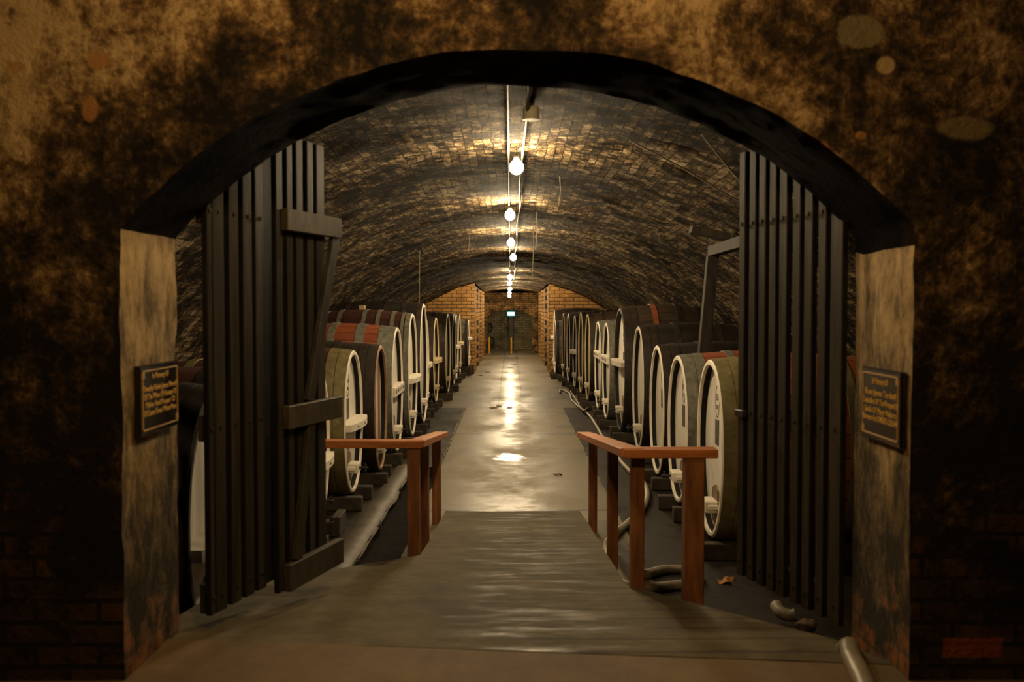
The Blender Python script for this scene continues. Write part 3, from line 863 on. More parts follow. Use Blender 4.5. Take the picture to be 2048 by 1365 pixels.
    for sy in (-1, 1):
        yo = a * .52 * sy
        u = abs(yo) + .06
        zz = c.zc - b * f * max(0, 1 - (u / (a * f)) ** 2) ** .5
        # lower face at the inner edge of the bearer
        u2 = abs(yo) - .06
        z2 = c.zc - b * c.f(L / 2) * max(0, 1 - (u2 / (a * c.f(L / 2))) ** 2) ** .5
        hgt = max(.07, z2 - .004)
        bm = bmesh.new()
        x0 = -.10 + random.uniform(-.06, .05)
        box(bm, x0, L - .1, yo - .06, yo + .06, .002, hgt, None, .008)
        o = obj('cask_bearer', bm, M['bearer'])
        o.location = (x, t, 0); o.rotation_euler = (0, 0, root.rotation_euler.z)
        nm = CASK_SHORT[(side, t)]
        far = (sy > 0) == (side > 0)
        tag(o, 'damp timber bearer under %s side of the %s' % ('far' if far else 'near', nm), 'timber bearer', 'timber bearers under the casks')
    return root

CASK_SHORT = {}
def cask(side, t, a, zt, xh, body, hoop, head, rim, short, label, **k):
    CASK_SHORT[(side, t)] = short
    return make_cask(side, t, a, zt, xh, body, hoop, head, rim, label, **k)

# right row, from the front
cask(1, 9.30, .60, 1.80, 1.86, 'st_red', 'hoop_olive', 'hd_white', 'white', 'front cask of the right row', 'front cask of the right row, white head with large slate and olive hoops', code=('EG9', '2271'), slate=True)
cask(1, 10.93, .64, 1.76, 1.83, 'st_red', 'hoop_galv', 'hd_white', 'white', 'second cask of the right row', 'second cask of the right row, red staves, pale galvanised hoops, white head with slate', code=('EG8', '2275'), slate=True)
cask(1, 12.75, .62, 1.80, 1.87, 'st_dark', 'hoop_rust', 'hd_grey', 'white', 'dark third cask of the right row', 'dark third cask of the right row, greyish head with small slate', code=('EG7', '2270'), slate=True, hatch=False)
cask(1, 14.95, .66, 2.0, 1.91, 'st_dark', 'hoop_rust', 'hd_grey', 'offwhite', 'plain dark fourth cask of the right row', 'dark brown right-row cask with plain grey head, before the big shelved cask')
cask(1, 17.2, .86, 2.27, 1.88, 'st_brown', ['hoop_rust', 'hoop_rust', 'hoop_red', 'hoop_rust'], 'hd_white', 'hoop_rust', 'tall shelved cask of the right row', 'tallest cask of the right row, dark rim, white head with curved shelf', shelf=.56, code=('BG5', '4550'), slate=True, mark='ink', L=1.5)
cask(1, 19.12, .70, 1.99, 1.825, 'st_red', 'hoop_galv', 'hd_white', 'white', 'nearer white barred cask', 'nearer of the two bright white-rimmed casks with lettered crossbars, right row', barboard=.62, hatch=False)
cask(1, 20.95, .72, 1.99, 1.83, 'st_grey', 'hoop_galv', 'hd_white', 'white', 'farther white barred cask', 'farther of the two bright white-rimmed casks with lettered crossbars, right row', barboard=.62, hatch=False)
cask(1, 22.85, .76, 2.13, 1.76, 'st_brown', 'hoop_rust', 'hd_cream', 'yellowed', 'cream-headed cask on the right', 'brown right-row cask with broad cream head, behind the white-rimmed pair', hoops='plain')
cask(1, 24.7, .80, 2.16, 1.735, 'st_brown', 'hoop_rust', 'hd_cream', 'cream', 'cream-rimmed narrow cask on the right', 'right-row cask seen edge on with bright cream rim and yellow tap block', hoops='plain', hatch=False)
cask(1, 26.5, .78, 2.06, 1.7, 'st_dark', 'hoop_rust', 'hd_grey', 'offwhite', 'dark cask with one pale shelf', 'dark right-row cask far down, one pale shelf sticking out into the walkway', shelf=.5, hatch=False)
cask(1, 28.4, .80, 2.10, 1.64, 'st_dark', 'hoop_rust', 'hd_dark', 'offwhite', 'fourth cask from the right-hand brick pier', 'dark right-row cask with grey rim, fourth from the far brick pier', hoops='plain', hatch=False)
cask(1, 30.3, .80, 2.10, 1.6, 'st_dark', 'hoop_rust', 'hd_dark', 'barewood', 'third cask from the right-hand brick pier', 'dark right-row cask with thin brown rim, third from the far brick pier', hoops='plain', hatch=False)
cask(1, 32.1, .76, 1.85, 1.43, 'st_grey', 'hoop_rust', 'hd_grey', 'white', 'low grey cask near the right-hand pier', 'low grey-bodied cask, right row, second from the far brick pier', hoops='plain', hatch=False)
cask(1, 33.75, .70, 2.18, 1.475, 'st_dark', 'hoop_rust', 'hd_grey', 'white', 'last cask of the right row', 'last cask of the right row, white rim against the far brick pier', hoops='plain', hatch=False, shelf=.55)
# left row
cask(-1, 6.36, .66, 1.78, 1.86, 'st_maroon', 'hoop_rust', 'hd_white', 'hoop_rust', 'nearest cask of the left row', 'nearest left-row cask, white head glimpsed between the left jamb and the door', shelf=.42)
cask(-1, 7.97, .62, 1.76, 1.85, 'st_maroon', 'hoop_rust', 'hd_white', 'white', 'cask hidden by the left door', 'left-row cask almost wholly hidden behind the folded left door')
cask(-1, 9.58, .64, 1.74, 1.86, 'st_maroon', 'hoop_olive', 'hd_white', 'white', 'cask cut off by the left door edge', 'left-row cask showing only its white rim past the left door edge', shelf=.40)
cask(-1, 11.52, .66, 1.79, 1.81, 'st_maroon', ['hoop_olive', 'hoop_olive', 'hoop_red'], 'hd_white', 'white', 'olive-hooped cask of the left row', 'left-row cask with olive hoops, white head with oval number and slate', shelf=.49, code=('FB4', '2550'), slate=True, mark='red_ink')
cask(-1, 13.1, .62, 1.79, 1.7, 'st_dark', 'hoop_rust', 'hd_stripe', 'barewood', 'dark cask with a striped head', 'dark cask of the left row with red-streaked striped head and bare rim', hatch=False)
cask(-1, 14.8, .70, 1.99, 1.675, 'st_red', 'hoop_galv', 'hd_white', 'white', 'orange-red cask of the left row', 'left-row cask with bright orange-red staves and broad grey hoops', hoops='wide', barboard=.50, mark='barewood')
cask(-1, 16.62, .78, 2.18, 1.625, 'st_maroon', 'hoop_galv', 'hd_white', 'white', 'maroon cask with many grey hoops', 'maroon left-row cask with many narrow grey hoops and a curved white shelf', hoops='many', shelf=.47, code=('GB2', '4400'), bung=True)
cask(-1, 18.48, .78, 2.35, 1.6, 'st_dark', 'hoop_rust', 'hd_grey', 'white', 'tall dark cask of the left row', 'tallest and darkest cask of the left row with thin white rim', hoops='plain', hatch=False)
cask(-1, 20.42, .78, 2.06, 1.73, 'st_ochre', 'hoop_rust', 'hd_cream', 'white', 'nearer cream-headed cask on the left', 'nearer of two adjoining left-row casks with cream heads, white rim', shelf=.5, hatch=False)
cask(-1, 22.4, .80, 2.05, 1.665, 'st_ochre', 'hoop_rust', 'hd_cream', 'cream', 'farther cream-headed cask on the left', 'farther of two adjoining left-row casks with cream heads, cream rim', shelf=.5, hatch=False)
cask(-1, 24.95, 1.0, 2.12, 1.555, 'st_brown', 'hoop_rust', 'hd_grey', 'cream', 'broad plain brown cask on the left', 'broad brown left-row cask with cream edge, beyond the cream-headed pair', hoops='plain', hatch=False)
cask(-1, 27.45, .82, 2.10, 1.55, 'st_dark', 'hoop_rust', 'hd_dark', 'offwhite', 'fourth cask from the left-hand brick pier', 'dark left-row cask with dark head, fourth from the far brick pier', hoops='plain', hatch=False)
cask(-1, 29.5, .82, 2.08, 1.60, 'st_dark', 'hoop_rust', 'hd_dark', 'white', 'third cask from the left-hand brick pier', 'dark left-row cask with pale shelf, third from the far brick pier', hoops='plain', shelf=.5, hatch=False)
cask(-1, 31.5, .82, 2.06, 1.595, 'st_dark', 'hoop_rust', 'hd_grey', 'cream', 'second cask from the left-hand brick pier', 'dark left-row cask with cream rim and brown shelf, second from the far brick pier', hoops='plain', shelf=.52, hatch=False)
cask(-1, 33.5, .70, 1.86, 1.40, 'st_grey', 'hoop_rust', 'hd_grey', 'white', 'last cask of the left row', 'last and smallest cask of the left row, white rim beside the far brick pier', hoops='plain', shelf=.6, hatch=False, zb=.3)

# ------------------------------------------------------------------ doors
def line_hit(px, A, B):
    """distance from A along A->B of the plan ray through a pixel column"""
    d = P(px, 614, 10) - CAM
    ax, ay = A; bx, by = B
    ux, uy = bx - ax, by - ay
    L = math.hypot(ux, uy); ux /= L; uy /= L
    # ax+s*ux = k*d.x ; ay+s*uy = k*d.y
    det = ux * (-d.y) + d.x * uy
    return ((-ax) * (-d.y) + d.x * (-ay)) / det if abs(det) > 1e-9 else 0

def door_frame(A, B):
    u = Vector((B[0] - A[0], B[1] - A[1], 0)).normalized()
    n = Vector((0, 0, 1)).cross(u)
    return Matrix(((u.x, n.x, 0, A[0]), (u.y, n.y, 0, A[1]), (0, 0, 1, 0), (0, 0, 0, 1))), Vector((B[0] - A[0], B[1] - A[1])).length

def leaf(idx, A, B, z0, z1, slats, face, label, rails_front, brace=False, top=None, dark_gap_strip=None):
    Mx, L = door_frame(A, B)
    o = empty('door_%d' % idx)
    tag(o, label, 'door', None, 'structure')
    th = .034
    top = top or (lambda s: z1)
    bm = bmesh.new()
    for s0, s1 in slats:
        vs = box(bm, s0, s1, -th, 0, z0, z1, None, .004)
        for v in vs:
            if v.co.z > (z0 + z1) / 2: v.co.z += top(v.co.x) - z1
            v.co = Mx @ v.co
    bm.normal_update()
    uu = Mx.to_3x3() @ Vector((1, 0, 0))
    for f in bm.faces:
        if abs(f.normal.dot(uu)) > .6: f.material_index = 1  # slat edges blackened, painting in the shade of the gaps
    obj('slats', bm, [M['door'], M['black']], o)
    if dark_gap_strip:
        bm = bmesh.new(); box(bm, dark_gap_strip[0], dark_gap_strip[1], -.005, .05, z0, z1, Mx, .004)
        obj('dark_gap_strip', bm, M['black'], o)  # black strip added so the gap between the leaves stays dark
    zs = ((z0, z0 + .15), (1.62, 1.75), (2.72, 2.84))
    # rails: on the seen side (n negative/positive by face) or behind
    for a, b in zs:
        bm = bmesh.new()
        if rails_front: y0, y1 = (0, .045) if face > 0 else (-th - .045, -th)
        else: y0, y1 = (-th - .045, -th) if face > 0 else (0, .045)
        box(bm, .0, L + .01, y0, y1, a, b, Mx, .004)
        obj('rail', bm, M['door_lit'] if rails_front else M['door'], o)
    if brace:
        for p, q in (((.12, z0 + .15), (L * .45, 1.62)), ((L * .42, 1.75), (L * .95, 2.72))):
            bm = bmesh.new()
            y = .018 if face > 0 else -th - .018
            a = Mx @ Vector((p[0], y, p[1])); b = Mx @ Vector((q[0], y, q[1]))
            bar(bm, a, b, .032, .085, up=Mx.to_3x3() @ Vector((1, 0, 0)))
            obj('brace', bm, M['door'], o)
    else:
        bm = bmesh.new()
        for zz in (2.78, 1.69, z0 + .09):
            for s0, s1 in slats:
                s = (s0 + s1) / 2
                y = .0 if face > 0 else -th
                q = Mx @ Vector((s, y, zz)); nn = (Mx.to_3x3() @ Vector((0, 1, 0))) * (1 if face > 0 else -1)
                uu = Mx.to_3x3() @ Vector((1, 0, 0))
                ring = [q + (uu * math.cos(2 * PI * i / 8) + Vector((0, 0, 1)) * math.sin(2 * PI * i / 8)) * .011 for i in range(8)]
                f = bm.faces.new([bm.verts.new(p - nn * .001) for p in ring])
                r = bmesh.ops.extrude_face_region(bm, geom=[f])
                for v in [e for e in r['geom'] if isinstance(e, bmesh.types.BMVert)]: v.co += nn * .01
        obj('bolts', bm, M['steel_dark'], o)
    return o

def cols(pxs, A, B):
    out = []
    for a, b in pxs:
        s, t = sorted((line_hit(a, A, B), line_hit(b, A, B)))
        out.append((s, t))
    return out
A, B = (-1.53, 4.98), (-1.366, 5.56)
leaf(1, A, B, .745, 3.22, cols([(404, 413), (415, 438), (448, 467), (476, 494), (501, 518)], A, B), -1, 'hinged leaf of the left slatted door, next to the left jamb', False, dark_gap_strip=cols([(519, 543)], A, B)[0])
A, B = (-1.295, 5.5), (-1.112, 6.14)
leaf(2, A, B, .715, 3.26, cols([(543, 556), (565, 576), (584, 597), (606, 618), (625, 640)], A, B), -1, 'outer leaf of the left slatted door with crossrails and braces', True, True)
A, B = (1.585, 4.99), (1.335, 5.86)
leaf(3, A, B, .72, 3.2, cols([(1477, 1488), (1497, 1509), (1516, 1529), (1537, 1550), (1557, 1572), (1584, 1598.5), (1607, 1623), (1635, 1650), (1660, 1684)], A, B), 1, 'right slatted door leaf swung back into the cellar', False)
# latch on the right door
Mx, L = door_frame(A, B)
bm = bmesh.new()
box(bm, L - .12, L - .03, .0, .03, 1.66, 1.70, Mx, .004)
o = obj('latch', bm, M['steel_dark'], bpy.data.objects['door_3'])
# ------------------------------------------------------------------ railings
def railing(name, label, top_pts, posts, w=.11):
    o = empty(name, (posts[0][0], posts[0][1], posts[0][2]))
    tag(o, label, 'railing')
    inv = Matrix.Translation(-Vector(posts[0][:3]))
    for a, b in zip(top_pts, top_pts[1:]):
        bm = bmesh.new()
        a_, b_ = Vector(a), Vector(b)
        d = (b_ - a_).normalized()
        bar(bm, a_ - d * .05, b_ + d * .05, w + .03, .055)
        for v in bm.verts: v.co = inv @ v.co
        obj('handrail', bm, M['rail'], o)
    for x, y, z0, z1, pw in posts:
        bm = bmesh.new(); box(bm, x - pw / 2, x + pw / 2, y - pw / 2, y + pw / 2, z0, z1 - .028, inv, .005)
        obj('post', bm, M['post'], o)
    return o
def rz(y): return ramp_z(y)
railing('timber_railing', 'L-shaped red timber railing on the left side of the ramp',
        [(-1.62, 7.72, 1.235), (-.735, 7.72, 1.235), (-.735, 10.55, .945)],
        [(-.755, 7.72, 0.002 if False else .0, 1.235, .095), (-.79, 9.05, .0, 1.10, .09), (-.78, 10.45, .0, .955, .09)])
railing('timber_railing', 'L-shaped red timber railing on the right side of the ramp, before the two white casks',
        [(1.22, 6.12, 1.40), (.745, 6.12, 1.40), (.755, 10.2, .985)],
        [(1.13, 6.12, .0, 1.40, .12), (.795, 6.22, .0, 1.39, .085), (.83, 8.05, .0, 1.21, .085), (.84, 10.1, .0, .995, .085)])

# ------------------------------------------------------------------ plaques
def plaque(side, x, label, lines):
    # corners on the reveal, which faces the middle of the passage
    o = empty('memorial_plaque')
    tag(o, label, 'plaque')
    if side < 0: y0, y1, z0, z1 = 4.29, 4.84, 1.72, 2.03
    else: y0, y1, z0, z1 = 4.27, 4.80, 1.70, 2.02
    if side < 0:
        y0 = (P(265, 700, 1).x and -x / -((P(266, 700, 1)).x)); y1 = x / P(344, 700, 1).x; y0 = x / P(266, 700, 1).x
        zt, zb_ = P(266, 731, y0).z, P(266, 872, y0).z
        zt2, zb2 = P(344, 723, y1).z, P(344, 853, y1).z
    else:
        y0 = x / P(1816, 700, 1).x; y1 = x / P(1737, 700, 1).x
        zt, zb_ = P(1816, 744, y0).z, P(1816, 897, y0).z
        zt2, zb2 = P(1737, 734, y1).z, P(1737, 872, y1).z
    z1, z0 = (zt + zt2) / 2, (zb_ + zb2) / 2
    s = -1 if side > 0 else 1
    bm = bmesh.new(); box(bm, min(x, x + s * .03), max(x, x + s * .03), y0, y1, z0, z1, None, .004)
    obj('panel', bm, M['plaque'], o)
    bm = bmesh.new()
    xa, xb = sorted((x + s * .029, x + s * .034))
    d, g = .006, .022
    for (ya, yb, za, zb3) in ((y0 + g, y1 - g, z1 - g - d, z1 - g), (y0 + g, y1 - g, z0 + g, z0 + g + d), (y0 + g, y0 + g + d * .5, z0 + g, z1 - g), (y1 - g - d * .5, y1 - g, z0 + g, z1 - g)):
        box(bm, xa, xb, ya, yb, za, zb3)
    for ya, za in ((y0 + .03, z1 - .045), (y1 - .03, z0 + .045)):
        box(bm, xa, xb, ya - .012, ya + .012, za - .014, za + .014)
    obj('border', bm, M['brass'], o)
    yc = (y0 + y1) / 2; H = z1 - z0; Wd = y1 - y0
    for txt, fz, w in lines:
        X = Vector((0, s * -1.0, 0)) if False else Vector((0, (1 if side < 0 else -1), 0))
        # reading direction: towards the cellar on the left reveal, towards us on the right
        Z = X.cross(Vector((0, 0, 1)))
        Mt = Matrix(((X.x, 0, Z.x, x + s * .031), (X.y, 0, Z.y, yc), (0, 1, Z.z, z0 + H * fz), (0, 0, 0, 1)))
        text_obj(txt, H * .12, Mt, M['gilt'], o, fit=Wd * w)
    return o
plaque(-1, W0 + .004, 'black memorial plaque with gilt lettering on the left jamb of the arch',
       [('In Memory Of', .83, .42), ('Timothy Edwin James Purnell', .66, .88), ('Of The Wines Of Granary Of', .54, .84), ('Maker And Keeper Of', .425, .76), ('Of Some Great Wines Here', .31, .84)])
plaque(1, W1 - .004, 'black memorial plaque with gilt lettering on the right jamb of the arch',
       [('In Memory Of', .82, .40), ('Shaun James Turnbull', .66, .80), ('Custodian Of The Vineyard &', .535, .90), ('Guide Of Many Visitors', .41, .82), ('Between And UNDER CELLAR', .30, .88)])

# ------------------------------------------------------------------ lamps
LAMP = emit('glowing_bulb', (1.0, .77, .46), 1120.0)
lamps = [(1033, 335, 9.3), (1020, 431, 13.25), (1022, 486, 17.3), (1026.5, 515.5, 21.2), (1020, 555, 29.3), (1019.5, 567, 33.2), (1020, 578.5, 37.6), (1019, 586, 41.6), (1019, 592.5, 45.6)]
names = ['nearest', 'second', 'third', 'fourth', 'fifth', 'sixth', 'seventh', 'eighth', 'farthest']
DIM = emit('dimmer_bulb', (1.0, .77, .47), 330.0)
def pendant(px, py, t, label, lit=True):
    p = P(px, py, t)
    zc = (vault_z(p.x, p.y) if p.y < 34.5 else pass_z(p.x, p.y)) - .03
    o = empty('bulb_lamp', p); tag(o, label, 'lamp', 'bare bulbs hanging along the vault')
    bm = bmesh.new()
    r = .066
    prof = [(.012, .085), (.024, .072)] + [(r * math.cos(a), r * math.sin(a)) for a in [PI / 2 * .45 - PI * .94 * i / 12 for i in range(12)]] + [(.004, -r)]
    lathe(bm, prof, seg=20)
    obj('bulb', bm, (DIM if lit == 'dim' else LAMP) if lit else M['offwhite'], o, smooth=True)
    bm = bmesh.new()
    lathe(bm, [(.024, .080), (.026, .083), (.026, .11), (.016, .125), (.006, .13)], seg=14)
    obj('lamp_holder', bm, M['rubber'], o, smooth=True, angle=40)
    bm = bmesh.new()
    tube(bm, [(0, 0, .125), (.004, 0, .5 * (.125 + zc - p.z)), (0, 0, max(.15, zc - p.z))], .006, 6, 4)
    obj('cord', bm, M['cable'], o, smooth=True)
for (px, py, t), nm in zip(lamps, names):
    pendant(px, py, t, '%s glowing bare bulb hanging from the crown of the vault' % nm)
pendant(1036, 87, 5.3, 'glowing bare bulb close behind the crown of the entrance arch', 'dim')
pendant(1024, 537, 25.0, 'unlit bulb hanging in the gap between the fourth and fifth glowing bulbs', False)
# pipes along the crown
def along(px_py_t, off=.03):
    out = []
    for px, py, t in px_py_t:
        x = P(px, py, t).x
        z = vault_z(x, t) - off
        out.append((x, t, z))
    return out
bm = bmesh.new()
pts = [(x, y, vault_z(x, y) - .045) for x, y in [(.03 + .05 * math.sin(i * 1.7), 5.4 + i * 2.0) for i in range(15)]]
tube(bm, [(-.02, y, z) for x, y, z in pts], .011, 8, 4)
tag(obj('lighting_conduit', bm, M['pipe_pale'], smooth=True), 'pale lighting conduit fixed along the crown of the vault above the bulbs', 'conduit')
bm = bmesh.new()
tube(bm, [(.115 + .015 * math.sin(y * 2), y, vault_z(.1, y) - .06) for x, y, z in pts], .012, 8, 4)
tag(obj('crown_cable', bm, M['pipe_pale'], smooth=True), 'pale sagging cable beside the conduit, right of the bulbs, ending at the round box', 'cable')
b0 = P(1062, 228, 7.6)
o = empty('junction_box', b0); tag(o, 'round pale junction box on the vault near the top of the arch', 'junction box')
bm = bmesh.new(); lathe(bm, [(.055, -.04), (.062, -.03), (.062, .04), (.05, .055)], seg=20)
obj('body', bm, M['yellowed'], o, smooth=True, angle=40)
bm = bmesh.new(); lathe(bm, [(.066, -.046), (.066, -.034), (.03, -.034)], seg=20)
obj('lid', bm, M['yellowed'], o, smooth=True, angle=40)
bm = bmesh.new(); tube(bm, [(0, 0, .05), (0, 0, max(.08, vault_z(b0.x, b0.y) - b0.z - .0))], .02, 8, 2)
obj('stem', bm, M['pipe_pale'], o, smooth=True)
# bent strap cable across the vault on the left, with a hanging wire
bm = bmesh.new()
y = 17.4
tube(bm, [(x, y, vault_z(x, y) - .05) for x in [-.02 - 1.56 * i / 10 for i in range(11)]], .011, 6, 3)
o = tag(obj('vault_cable', bm, M['cable'], smooth=True), 'thin dark cable curving across the vault to the left of the third bulb', 'cable')
bm = bmesh.new()
e = Vector((-1.58, y, vault_z(-1.58, y) - .05))
box(bm, e.x - .05, e.x + .05, e.y - .04, e.y + .04, e.z - .05, e.z + .02)
obj('end_box', bm, M['rubber'], o)
bm = bmesh.new()
tube(bm, [(e.x, y, e.z - .04), (e.x - .005, y, e.z - .5), (e.x - .01, y, 2.36)], .004, 5, 3)
obj('hanging_wire', bm, M['web'], o)

# cobwebs: long dusty threads hanging from the crown
def strand(label, pts, r=.004):
    bm = bmesh.new(); tube(bm, pts, r, 5, 4)
    tag(obj('cobweb', bm, M['web'], smooth=True), label, 'cobweb', 'cobwebs hanging from the vault')
def hang(px, y0, y1, t):
    a, b = P(px, y0, t), P(px - 2, y1, t)
    a.z = min(a.z, vault_z(a.x, a.y) - .002)
    return [a, (a + b) / 2 + Vector((.015, 0, 0)), b]
strand('longest dusty cobweb hanging right of the third and fourth bulbs', hang(1066, 420, 556, 15.5), .006)
strand('thin cobweb beside the longest one, right of the second bulb', hang(1073, 400, 500, 14.5), .004)
strand('knotted cobweb dangling to the right of the nearest bulb', hang(1119, 350, 412, 11.0), .006)
strand('sagging cobweb high on the right side of the vault, behind the arch', [(1.0, 8.4, vault_z(1.0, 8.4) - .03), (1.55, 8.7, vault_z(1.55, 8.7) - .10), (2.0, 9.0, vault_z(2.0, 9.0) - .12), (2.25, 9.2, vault_z(2.25, 9.2) - .03)], .008)
strand('second sagging cobweb above it on the right side of the vault', [(1.45, 7.6, vault_z(1.45, 7.6) - .02), (1.72, 8.0, vault_z(1.72, 8.0) - .09), (2.0, 8.6, vault_z(2.0, 8.6) - .06), (2.1, 9.0, vault_z(2.1, 9.0) - .03)], .007)
strand('short cobweb hanging left of the third bulb', hang(938, 470, 503, 15.0), .004)

# ------------------------------------------------------------------ hoses and pipe
bm = bmesh.new()
hp = [PZ(1120, 786, .03), PZ(1122, 780, .03), PZ(1139, 788, .03), PZ(1143, 800, .03), PZ(1156, 813, .03), PZ(1166, 820, .03), PZ(1180, 833, .03), PZ(1192, 851, .03), PZ(1207, 877, .03), PZ(1228, 905, .03), PZ(1243, 925, .03), PZ(1262, 945, .03), PZ(1286, 965, .035), PZ(1295, 990, .035), PZ(1287, 1015, .035), PZ(1262, 1042, .035), PZ(1232, 1068, .035), PZ(1212, 1092, .035), PZ(1222, 1135, .035), PZ(1236, 1163, .035), PZ(1262, 1172, .035), PZ(1300, 1176, .035), PZ(1345, 1172, .035), PZ(1388, 1165, .035), PZ(1396, 1150, .035), PZ(1375, 1141, .035), PZ(1330, 1140, .035), PZ(1290, 1150, .04)]
tube(bm, hp, lambda u: .022 + .018 * min(1, u * 1.6), 10, 6)
tag(obj('wine_hose', bm, M['hose'], smooth=True), 'thick pale hose snaking along the right edge of the walkway and coiling behind the railing', 'hose')
bm = bmesh.new()
tube(bm, [PZ(1141, 768, .025), PZ(1140, 780, .025), PZ(1147, 792, .025), PZ(1157, 808, .025), PZ(1160, 815, .03), PZ(1168, 821.5, .09), PZ(1174, 818, .03), PZ(1182, 809, .025)], .02, 8, 6)
tag(obj('wine_hose', bm, M['hose'], smooth=True), 'thin far hose crossing the thick one, below the dark casks on the right', 'hose')
bm = bmesh.new()
tube(bm, [PZ(1335, 1205, .03), PZ(1355, 1212, .03), PZ(1375, 1224, .03)], .018, 8, 5)
tag(obj('cane', bm, M['hose'], smooth=True), 'short pale cane lying by the foot of the right railing', 'cane')
bm = bmesh.new()
tube(bm, [P(1693, 1296, 4.62) + Vector((0, .25, -.22)), P(1695, 1296, 4.55), P(1702, 1312, 4.35), P(1718, 1345, 4.12), P(1735, 1385, 3.92), P(1752, 1450, 3.62)], .045, 14, 8)
tag(obj('pipe', bm, M['conduit'], smooth=True), 'thick grey flexible pipe bending over the sill by the right jamb', 'pipe')

# ------------------------------------------------------------------ timber prop and beams at right
bm = bmesh.new()
bar(bm, (2.16, 11.85, .0), (2.40, 11.85, 2.9), .13, .13, up=(0, 1, 0))
tag(obj('timber_prop', bm, M['beam']), 'leaning dark timber prop standing between right-row casks under the beam', 'prop')
bm = bmesh.new()
bar(bm, (2.42, 11.95, 2.965), (2.42, 9.3, 2.98), .12, .12)
tag(obj('timber_beam', bm, M['beam']), 'horizontal old timber beam resting on the leaning prop beside the right door', 'beam')
bm = bmesh.new()
bar(bm, (2.02, 11.2, 3.17), (2.46, 11.2, 3.075), .2, .085)
tag(obj('timber_board', bm, M['beam']), 'dark board lying across the timber beam against the vault', 'board')
for k, (x, y, l) in enumerate(((2.46, 10.6, 'pale wedge stuck upright on the beam nearest the right door'), (2.44, 11.0, 'darker wedge on the beam next to the dark board'))):
    bm = bmesh.new()
    bar(bm, (x, y, 3.03), (x + .035, y + .02, 3.03 + .11), .03, .045, up=(0, 1, 0))
    tag(obj('timber_wedge', bm, M['pale_wood' if k == 0 else 'bearer']), l, 'wedge')

# ------------------------------------------------------------------ far end
def bollard(px, label):
    p = PZ(px, 707.5, 0)
    bm = bmesh.new(); lathe(bm, [(.042, .0), (.042, .74), (.034, .775), (.012, .79)], p, 16)
    tag(obj('bollard', bm, M['bollard'], smooth=True, angle=40), label, 'bollard', 'yellow bollards at the far arch')
bollard(978.5, 'yellow bollard at the left side of the far arch')
bollard(1022.7, 'yellow bollard in front of the dark post under the sign')
bm = bmesh.new(); box(bm, -.07, .16, 52.6, 52.8, 0, 2.5, None, .01)
tag(obj('steel_post', bm, M['steel_dark']), 'dark square post behind the far arch, below the glowing sign', 'post')
p = P(1022, 628, 49.3)
o = empty('exit_sign', p); tag(o, 'small glowing pale blue exit sign hanging in the far arch', 'sign')
bm = bmesh.new(); box(bm, -.19, .19, -.02, .02, -.105, .105, None, .004)
obj('case', bm, emit('teal_sign_edge', (.02, .42, .46), 1.6), o)
bm = bmesh.new(); box(bm, -.165, .165, -.024, -.019, -.08, .08)
obj('lit_face', bm, emit('lit_sign_face', (.55, .95, 1.0), 4.0), o)
bm = bmesh.new(); tube(bm, [(0, 0, .1), (0, 0, .25)], .012, 6, 2); tube(bm, [(0, 0, .24), (0, .2, .3)], .012, 6, 2)
obj('bracket', bm, M['steel_dark'], o)
for px, py, rr, h, l in ((980, 655, .12, .46, 'upper black coiled hose hanging at the left of the far arch'), (984, 683, .13, .42, 'lower black coiled hose hanging at the left of the far arch')):
    p = P(px, py, 53.25)
    bm = bmesh.new()
    for k in range(4):
        tube(bm, [(p.x + rr * math.cos(q) * (1 - .06 * k), p.y - .04 + .035 * k, p.z + h / 2 * math.sin(q)) for q in [2 * PI * i / 14 for i in range(15)]], .03, 6, 2)
    tag(obj('hose_coil', bm, M['rubber'], smooth=True), l, 'hose coil', 'hose coils at the far arch')

# ------------------------------------------------------------------ leaves, stones, litter
def leafm(px, py, z, size, mat, label, rot=0.0, group='fallen leaves on the floor'):
    c = PZ(px, py, z)
    bm = bmesh.new()
    pts = []
    n = 22
    for i in range(n):
        q = 2 * PI * i / n
        r = size * (.55 + .45 * abs(math.cos(2.5 * q + .3)))
        pts.append(Vector((r * math.cos(q + rot), r * math.sin(q + rot) * .8, .012 + .012 * math.sin(3 * q))))
    ctr = bm.verts.new((0, 0, .02)); vs = [bm.verts.new(p) for p in pts]
    for i in range(n): bm.faces.new((ctr, vs[i], vs[(i + 1) % n]))
    r = bmesh.ops.extrude_face_region(bm, geom=bm.faces[:])
    for v in [e for e in r['geom'] if isinstance(e, bmesh.types.BMVert)]: v.co.z -= .003
    o = obj('leaf', bm, M[mat]); o.location = (c.x, c.y, z)
    tag(o, label, 'leaf', group)
leafm(1448, 1166, .0, .075, 'leaf', 'orange leaf on the dark floor by the right door', .4)
leafm(1458, 1160, .0, .05, 'leaf', 'smaller orange leaf touching the one by the right door', 1.7)
leafm(986, 817, .004, .10, 'leaf_red', 'red-brown leaf at the joint across the walkway', .2)
leafm(998, 813.5, .004, .07, 'leaf_brown', 'dark leaf at the corner of the drain strip', .9)
leafm(1020, 817, .004, .07, 'leaf_brown', 'dark leaf in the wet glare in the middle of the walkway', 2.)
leafm(1116, 951, .004, .07, 'leaf_brown', 'brown leaf on the walkway before the right railing', .7)
for k, (px, py, l) in enumerate(((943, 746, 'brown leaf by the foot of the left brick pier'), (976, 745.5, 'dark leaf left of the drain strip near the piers'), (962, 752, 'lone dark leaf on the left far floor'), (1016, 747, 'brown leaf in the drain strip before the puddle'), (1021, 737, 'leaf lying at the end of the far puddle'), (1027, 729.5, 'leaf right of the drain strip by the passage mouth'), (966, 717.5, 'small leaf by the left wall of the far passage'), (977, 725, 'dark leaf on the left of the passage floor'))):
    leafm(px, py, .0, .11, 'leaf_brown' if k % 3 else 'leaf_red', l, k * 1.1)
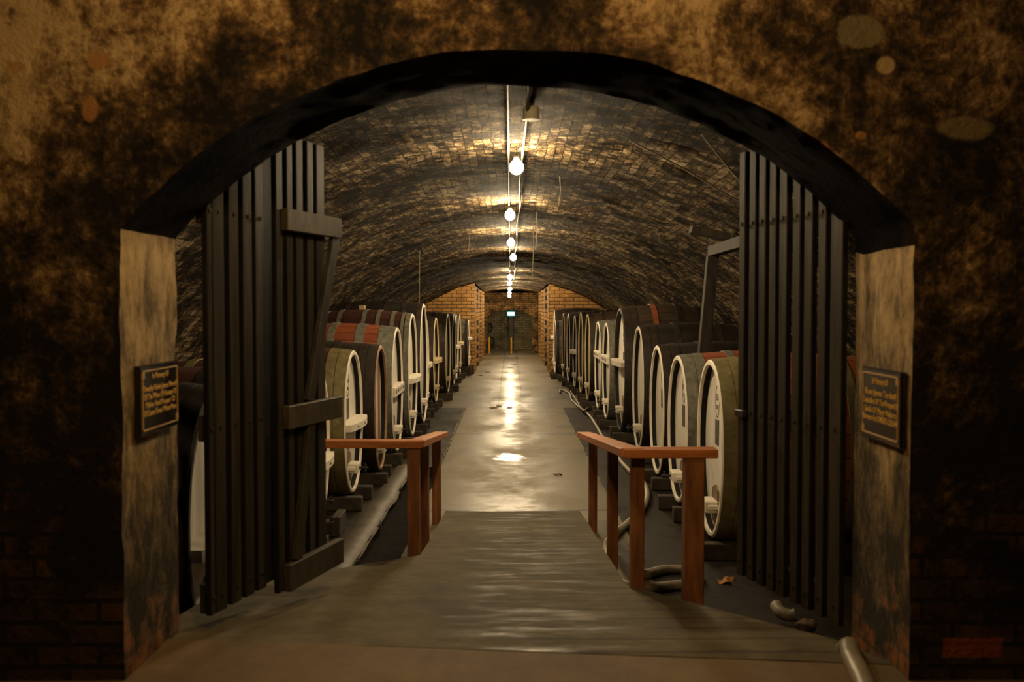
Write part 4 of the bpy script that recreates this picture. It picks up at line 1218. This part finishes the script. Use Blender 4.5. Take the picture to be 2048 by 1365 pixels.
# wet pebbles lodged in the joint left of the walkway
bm = bmesh.new()
for i in range(170):
    y = 15.2 + (22.6 - 15.2) * i / 170 + random.uniform(-.03, .03)
    r = random.uniform(.008, .02)
    bmesh.ops.create_icosphere(bm, subdivisions=1, radius=r, matrix=Matrix.Translation((GL - .03 + random.uniform(-.02, .02), y, .006)) @ Matrix.Diagonal((1, 1.5, .7, 1)))
M['pebble'] = plain('wet_pebble', (.24, .2, .14), (.42, .36, .26), 30, .12, bump=0, spec=.7)
tag(obj('gravel', bm, M['pebble'], smooth=True), 'wet pale gravel lodged along the left edge of the walkway', 'gravel', None, 'stuff')
def stone(px, py, z, r, mat, label, name='brick_fragment', sq=(1, .8, .7)):
    c = PZ(px, py, z)
    bm = bmesh.new(); bmesh.ops.create_icosphere(bm, subdivisions=3, radius=r)
    for v in bm.verts:
        v.co = Vector((v.co.x * sq[0], v.co.y * sq[1], v.co.z * sq[2]))
        v.co += noise.noise_vector(v.co * (3 / r) * .5 + Vector((px, 0, 0))) * r * .3
    lo = min(v.co.z for v in bm.verts)
    o = obj(name, bm, M[mat]); o.location = (c.x, c.y, z - lo)
    tag(o, label, 'brick fragment')
stone(1540, 1276, .0 if False else .05, .055, 'rubble', 'pale brick lump at the edge of the ramp below the right door')
stone(1612, 1268, .0, .07, 'rubble', 'reddish brick lump under the right door')
stone(1375, 1222, .0, .035, 'rubble', 'small stone by the foot of the right railing')
bm = bmesh.new()
tube(bm, [PZ(1552, 1212, .12), PZ(1562, 1226, .10), PZ(1580, 1232, .09), PZ(1592, 1230, .1)], .045, 10, 6)
tag(obj('rubber_pipe', bm, M['hose'], smooth=True), 'short fat end of hose lying on the floor under the right door', 'hose')
bm = bmesh.new()
c = PZ(683, 1070, .0)
box(bm, c.x - .09, c.x + .0, c.y - .1, c.y + .3, 0, .2, None, .01)
tag(obj('timber_block', bm, M['bearer']), 'short timber block standing on the floor just beyond the outer leaf of the left door', 'block')

# ------------------------------------------------------------------ light, world, camera
def point(name, loc, power, col, r=.06, kind='POINT'):
    li = bpy.data.lights.new(name, kind); li.energy = power; li.color = col
    li.shadow_soft_size = r
    o = bpy.data.objects.new(name, li); o.location = loc; COL.objects.link(o)
    return o
point('entrance_lamp', (-.2, 2.3, 3.7), 155, (1.0, .62, .25), .10)
point('rear_lamp', (.1, 51.2, 2.75), 55, (1.0, .80, .5), .06)

w = bpy.data.worlds.new('World'); S.world = w; w.use_nodes = True
w.node_tree.nodes['Background'].inputs[0].default_value = (.9, .7, .45, 1)
w.node_tree.nodes['Background'].inputs[1].default_value = .0003

cd = bpy.data.cameras.new('Camera'); cam = bpy.data.objects.new('Camera', cd); COL.objects.link(cam)
cd.sensor_width = 36; cd.sensor_fit = 'HORIZONTAL'; cd.lens = F * 36 / 2048
cam.location = CAM
cam.rotation_euler = (PI / 2 - PITCH, 0, -YAW)
cd.clip_start = .05; cd.clip_end = 200
cd.dof.use_dof = True; cd.dof.focus_distance = 15.0; cd.dof.aperture_fstop = 2.6
S.camera = cam
S.view_settings.view_transform = 'Standard'
S.view_settings.look = 'None'
S.view_settings.exposure = 0.0
S.view_settings.gamma = 1.0
S.view_settings.use_curve_mapping = False
